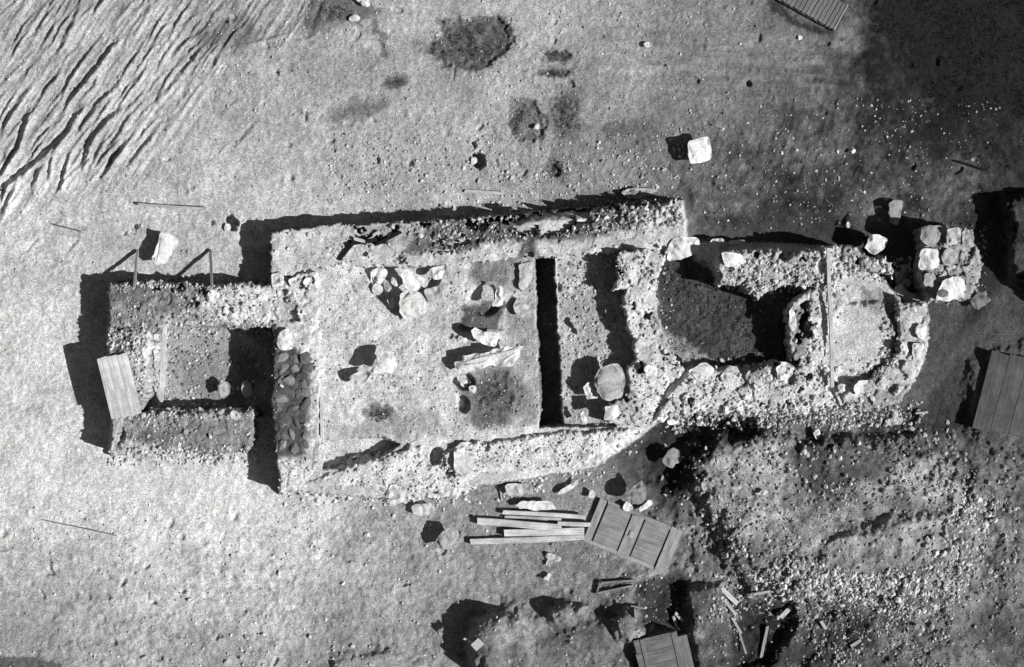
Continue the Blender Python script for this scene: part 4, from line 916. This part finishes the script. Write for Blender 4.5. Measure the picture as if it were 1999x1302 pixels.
# ------------------------------------------------------------------ scattered stones one can count
def inside(poly, x, y): return sdist(poly, np.array([x], float), np.array([y], float))[0] < 0
zones = [
 ([(1450, 1120), (1560, 1090), (1700, 1120), (1800, 1100), (1880, 960), (1950, 980), (1920, 1100), (1850, 1200), (1760, 1210), (1650, 1170), (1500, 1180)], 110, (4.5, 8), (165, 222), 'pale broken stone in the rubble band across the spoil heap', 'rubble stones on the spoil heap', 'rubble_stone'),
 ([(1300, 960), (1420, 1000), (1560, 1050), (1540, 1120), (1420, 1110), (1340, 1060)], 30, (4, 7), (140, 205), 'small pale stone on the slope between door and spoil heap', 'stones between door and spoil heap', 'small_stone'),
 ([(1450, 820), (1640, 815), (1700, 850), (1620, 990), (1560, 1000), (1500, 900)], 40, (4, 8), (140, 215), 'pale stone on the dark soil below the apse', 'stones on dark soil below the apse', 'small_stone'),
 ([(1760, 830), (1850, 820), (1900, 900), (1880, 960), (1800, 900)], 22, (5, 9), (120, 205), 'greyish stone at the upper right of the spoil heap', 'stones at the upper right of the spoil heap', 'small_stone'),
 ([(1280, 850), (1350, 840), (1420, 900), (1330, 960), (1290, 980)], 20, (3.5, 6), (140, 215), 'light stone scattered around the dark ditch', 'stones around the dark ditch', 'small_stone'),
 ([(620, 1000), (900, 1010), (900, 1140), (400, 1240), (300, 1140)], 34, (3, 6), (195, 226), 'small white stone on the pale lower left ground', 'white stones on the lower left ground', 'small_stone'),
 ([(950, 270), (1300, 330), (1320, 370), (850, 390), (680, 380)], 40, (3, 5.5), (190, 226), 'small white stone on the ground above the nave wall', 'white stones above the nave wall', 'small_stone'),
 ([(1360, 300), (1700, 280), (1820, 340), (1700, 440), (1400, 450)], 34, (3, 5), (160, 225), 'small white stone on dark ground above the chancel', 'white stones above the chancel', 'small_stone'),
 ([(1090, 510), (1180, 510), (1170, 700), (1120, 800), (1100, 780)], 26, (3, 6), (165, 226), 'small stone on the pebbly strip beside the trench', 'stones on the pebbly strip', 'small_stone'),
 ([(100, 1270), (700, 1200), (700, 1300), (100, 1300)], 24, (3, 7), (180, 222), 'pale stone near the bottom edge on the left', 'stones near the bottom edge', 'small_stone')]
for poly, n, sr, sv, lab, grp, nm in zones:
    p = np.array(poly); c = 0
    while c < n:
        x, y = random.uniform(p[:, 0].min(), p[:, 0].max()), random.uniform(p[:, 1].min(), p[:, 1].max())
        if not inside(poly, x, y): continue
        r = sr[0] + (sr[1] - sr[0]) * random.random() ** 2
        o = place_rock(x, y, r, random.uniform(*sv), nm, sink=.75); tag(o, lab, 'stone', grp); c += 1

# ------------------------------------------------------------------ pebbles nobody could count
def pebble_cloud(name, label, specs):
    V = []; F = []; Tn = []
    base = np.array([(0, 0, 1), (.9, 0, .25), (.28, .85, .3), (-.73, .53, .2), (-.73, -.53, .3), (.28, -.85, .2), (.75, .5, -.5), (-.3, .9, -.5), (-.95, 0, -.5), (-.3, -.9, -.5), (.75, -.5, -.5)])
    fc = [(0, 1, 2), (0, 2, 3), (0, 3, 4), (0, 4, 5), (0, 5, 1), (1, 6, 2), (2, 7, 3), (3, 8, 4), (4, 9, 5), (5, 10, 1), (6, 7, 2), (7, 8, 3), (8, 9, 4), (9, 10, 5), (10, 6, 1)]
    n = 0
    for poly, cnt, sr, sv in specs:
        p = np.array(poly); c = 0
        xs = rng.uniform(p[:, 0].min(), p[:, 0].max(), cnt * 4); ys = rng.uniform(p[:, 1].min(), p[:, 1].max(), cnt * 4)
        ok = np.nonzero((sdist(poly, xs, ys) < 0) & (vnoise(xs, ys, 45, 5) + rng.uniform(-.9, .9, xs.size) > -.3))[0][:cnt]
        for i in ok:
            r = (sr[0] + (sr[1] - sr[0]) * rng.random() ** 3) / S
            z = surf(xs[i], ys[i]); b = np.array(P(xs[i], ys[i], z + r * .25))
            a = rng.uniform(0, 6.28); ca_, sa_ = math.cos(a), math.sin(a)
            q = base * rng.uniform(.7, 1.25, (11, 1)) * np.array([1, rng.uniform(.6, 1), rng.uniform(.6, .9)]) * r
            q = np.stack([q[:, 0] * ca_ - q[:, 1] * sa_, q[:, 0] * sa_ + q[:, 1] * ca_, q[:, 2]], -1) + b
            V.append(q); F += [(x + n, y_ + n, w_ + n) for x, y_, w_ in fc]; n += 11
            Tn += [tone(rng.uniform(*sv))] * 11
    me = bpy.data.meshes.new(name); me.from_pydata(np.concatenate(V).tolist(), [], F)
    at = me.attributes.new('tone', 'FLOAT', 'POINT'); at.data.foreach_set('value', np.array(Tn, np.float32))
    o = link(name, me, M_WALL); tag(o, label, 'pebbles', None, 'stuff'); return o
full = [(-20, -20), (2020, -20), (2020, 1320), (-20, 1320)]
pebble_cloud('loose_pebbles', 'fine pale pebbles strewn over the open ground', [
    ([(-20, -20), (1500, -20), (1380, 380), (-20, 540)], 1500, (1.2, 3.6), (150, 225)), ([(-20, 980), (1240, 980), (1240, 1320), (-20, 1320)], 1500, (1.0, 3.4), (165, 226)),
    ([(640, 260), (1340, 260), (1320, 390), (640, 420)], 900, (1.3, 4), (150, 228)), ([(1340, 180), (1960, 200), (1900, 420), (1360, 450)], 700, (1.2, 3.4), (90, 215)),
    ([(1240, 980), (1990, 880), (1990, 1320), (1240, 1320)], 1500, (1.4, 4.5), (110, 210))])
pebble_cloud('spoil_rubble', 'mass of small broken rubble over the spoil heap', [
    (zones[0][0], 1700, (1.8, 7), (140, 225)), ([(1400, 1040), (1560, 1060), (1750, 1040), (1850, 940), (1985, 900), (1990, 1180), (1850, 1260), (1600, 1240), (1420, 1180)], 600, (1.6, 7), (120, 220)), ([(1440, 815), (1700, 810), (1860, 840), (1900, 960), (1600, 1000), (1500, 900)], 600, (1.5, 6), (90, 205)), ([(1330, 900), (1500, 850), (1560, 1000), (1540, 1120), (1350, 1060)], 450, (1.5, 5), (120, 210)),
    ([(1460, 1180), (1700, 1170), (1860, 1200), (1850, 1310), (1640, 1310)], 700, (1.6, 5), (100, 205)), ([(1390, 1120), (1460, 1120), (1440, 1240), (1390, 1200)], 160, (2, 5), (120, 215))])
pebble_cloud('floor_gravel', 'fine gravel scattered over the excavated floors', [
    ([(1086, 505), (1215, 490), (1220, 640), (1190, 830), (1098, 830)], 600, (1.5, 4.5), (130, 228)), ([(540, 460), (1330, 395), (1050, 830), (640, 900)], 1600, (1.2, 3.2), (150, 222)), ([(215, 550), (540, 560), (540, 890), (215, 890)], 1500, (1.4, 4.5), (110, 226)),
    ([(1290, 510), (1550, 580), (1550, 700), (1300, 720)], 400, (1.3, 3.2), (60, 150)), ([(1400, 490), (1640, 480), (1640, 560), (1480, 580), (1400, 560)], 700, (1.6, 4.5), (150, 232)), ([(1180, 715), (1800, 700), (1740, 800), (1180, 860)], 420, (1.6, 4.5), (160, 228)), ([(550, 900), (1240, 830), (1100, 930), (760, 980), (560, 960)], 900, (1.5, 4), (160, 230)), ([(1500, 800), (1780, 790), (1780, 830), (1500, 830)], 350, (1.5, 4.5), (120, 210)),
    ([(1300, 700), (1560, 700), (1560, 830), (1280, 840)], 300, (2, 5), (150, 225))])

pebble_cloud('wall_rubble', 'fallen chips and broken rubble along the feet of the walls', [
    ([(520, 930), (640, 960), (900, 950), (1150, 910), (1240, 850), (1260, 870), (1160, 940), (900, 990), (640, 1000), (540, 985)], 420, (2, 6), (180, 230)), ([(205, 875), (520, 870), (510, 905), (210, 910)], 260, (2, 6), (170, 225)),
    ([(200, 640), (300, 640), (290, 780), (230, 830), (205, 800)], 240, (2, 6), (160, 226)), ([(230, 540), (540, 540), (540, 560), (230, 562)], 200, (2, 6), (150, 228)), ([(230, 630), (540, 630), (540, 655), (300, 660)], 160, (2, 5), (150, 226)), ([(270, 790), (500, 785), (500, 815), (270, 820)], 160, (2, 6), (150, 220)),
    ([(840, 425), (1335, 380), (1335, 440), (1000, 470), (840, 480)], 700, (1.8, 5.5), (110, 225)), ([(1270, 800), (1800, 780), (1800, 830), (1280, 845)], 500, (2, 6.5), (140, 226)), ([(1590, 560), (1660, 560), (1640, 760), (1560, 760)], 110, (2, 6), (170, 230)), ([(1640, 500), (1780, 500), (1780, 560), (1660, 540)], 160, (3, 7), (150, 228)),
    ([(1790, 430), (1925, 440), (1925, 600), (1790, 600)], 200, (2, 6), (90, 170)), ([(1720, 590), (1760, 590), (1750, 720), (1680, 760), (1660, 740), (1720, 690)], 180, (2, 6), (120, 225)), ([(1200, 480), (1300, 480), (1330, 720), (1230, 830), (1180, 820), (1240, 700)], 170, (2, 5.5), (150, 230))])
# ------------------------------------------------------------------ weeds
def blades(name, spots, v, label, cat, kind=None, group=None, lenr=(.05, .12)):
    V = []; F = []; n = 0
    for x, y in spots:
        z = surf(x, y); b = np.array(P(x, y, z - .01))
        for _ in range(3):
            a = rng.uniform(0, 6.28); L = rng.uniform(*lenr); wd = L * .16
            d = np.array([math.cos(a), math.sin(a), 0]); s_ = np.array([-d[1], d[0], 0])
            t = b + d * L * rng.uniform(.4, 1) + np.array([0, 0, L * rng.uniform(.3, .9)])
            V += [b - s_ * wd, b + s_ * wd, t]; F.append((n, n + 1, n + 2)); n += 3
    me = bpy.data.meshes.new(name); me.from_pydata([tuple(q) for q in V], [], F)
    c = np.mean(np.array(V), 0)
    o = link(name, me, M_PLANT, (0, 0, 0), None, v); tag(o, label, cat, group, kind); return o

def scatter(cx, cy, rx, ry, n, thr=-.1, sd_=3):
    out = []
    while len(out) < n:
        x, y = rng.normal(cx, rx * .5), rng.normal(cy, ry * .5)
        if abs(x - cx) < rx * 1.1 and abs(y - cy) < ry * 1.1 and vnoise(x, y, 16, sd_) > thr: out.append((x, y))
    return out
for cx, cy, rx, ry, n, lab in [(918, 84, 85, 52, 900, 'largest dark weed patch on the open ground at the top'), (1022, 240, 36, 36, 300, 'round dark weed patch above the nave wall'), (1105, 222, 26, 40, 200, 'dim weed patch right of the round one'),
        (1084, 106, 26, 9, 90, 'small weed tuft near the top, upper of two'), (1080, 142, 26, 7, 80, 'small weed tuft near the top, lower of two'), (776, 160, 17, 11, 80, 'small dark tuft below the top left stones'),
        (742, 808, 22, 17, 160, 'dry weed tuft on the pale nave floor'), (962, 770, 44, 42, 240, 'dark weeds below the jagged slab'), (650, 25, 40, 20, 200, 'dark weeds along the top edge left of the white slab'), (1085, 330, 18, 18, 90, 'dark tuft just above the nave wall edge')]:
    blades('weed_clump', scatter(cx, cy, rx * .9, ry * .9, int(n * .8), -.35 if n > 280 else -2), 74, lab, 'weeds', lenr=(.03, .075))
sp = []
pol = [(1690, -30), (2030, -30), (2030, 330), (1900, 330), (1760, 300), (1680, 200), (1700, 100)]
while len(sp) < 4000:
    x, y = rng.uniform(1650, 2030), rng.uniform(-30, 340)
    if inside(pol, x, y) and vnoise(x, y, 28, 7) + rng.uniform(-.6, .6) > -.3 + max(0, y - 120) / 190 + max(0, 1800 - x + y * .2) / 140: sp.append((x, y))
blades('dark_scrub', sp, 36, 'dense dark scrub covering the upper right corner', 'scrub', 'stuff', None, (.03, .08))
sp = []
for _ in range(2600):
    x, y = rng.uniform(1380, 2020), rng.uniform(815, 1310)
    if vnoise(x, y, 40, 9) > .1: sp.append((x, y))
blades('dry_grass', sp, 112, 'sparse dry grass over the spoil heap', 'grass', 'stuff', None, (.04, .1))

sp = []
fl = [(1285, 520), (1340, 500), (1400, 560), (1480, 582), (1540, 590), (1545, 700), (1400, 715), (1310, 680)]
while len(sp) < 1500:
    x, y = rng.uniform(1280, 1550), rng.uniform(495, 720)
    if inside(fl, x, y) and vnoise(x, y, 18, 4) > -.5: sp.append((x, y))
blades('low_grass', sp, 72, 'low dark grass grown over the chancel floor', 'grass', 'stuff', None, (.03, .07))

# ------------------------------------------------------------------ camera, sun, sky
cam = bpy.data.cameras.new('camera'); co = bpy.data.objects.new('camera', cam); C.objects.link(co)
co.location = (0, 0, HC); co.rotation_euler = (0, 0, 0)
cam.sensor_width = 36; cam.lens = 36 * HC / (1999 / S); cam.clip_end = 2000
scene.camera = co
sun = bpy.data.lights.new('sun', 'SUN'); so = bpy.data.objects.new('sun', sun); C.objects.link(so)
sun.energy = 5.0; sun.angle = math.radians(.5); sun.color = (1, .985, .97)
d = Vector((SHX * math.cos(SUN_EL), SHY * math.cos(SUN_EL), -math.sin(SUN_EL)))
so.rotation_mode = 'QUATERNION'; so.rotation_quaternion = d.to_track_quat('-Z', 'Y')
W = bpy.data.worlds.new('World'); scene.world = W; W.use_nodes = True
nt = W.node_tree; bg = nt.nodes['Background']; bg.inputs['Strength'].default_value = .05
sky = nt.nodes.new('ShaderNodeTexSky'); sky.sky_type = 'NISHITA'; sky.sun_disc = False
sky.sun_elevation = SUN_EL; sky.sun_rotation = math.atan2(-SHX, -SHY)
sep = nt.nodes.new('ShaderNodeSeparateColor')      # panchromatic film behind a red filter: grey sky light
nt.links.new(sky.outputs[0], sep.inputs[0]); nt.links.new(sep.outputs[0], bg.inputs['Color'])
vs = scene.view_settings; vs.view_transform = 'Standard'; vs.look = 'None'; vs.gamma = 1; vs.exposure = .45; vs.use_curve_mapping = False
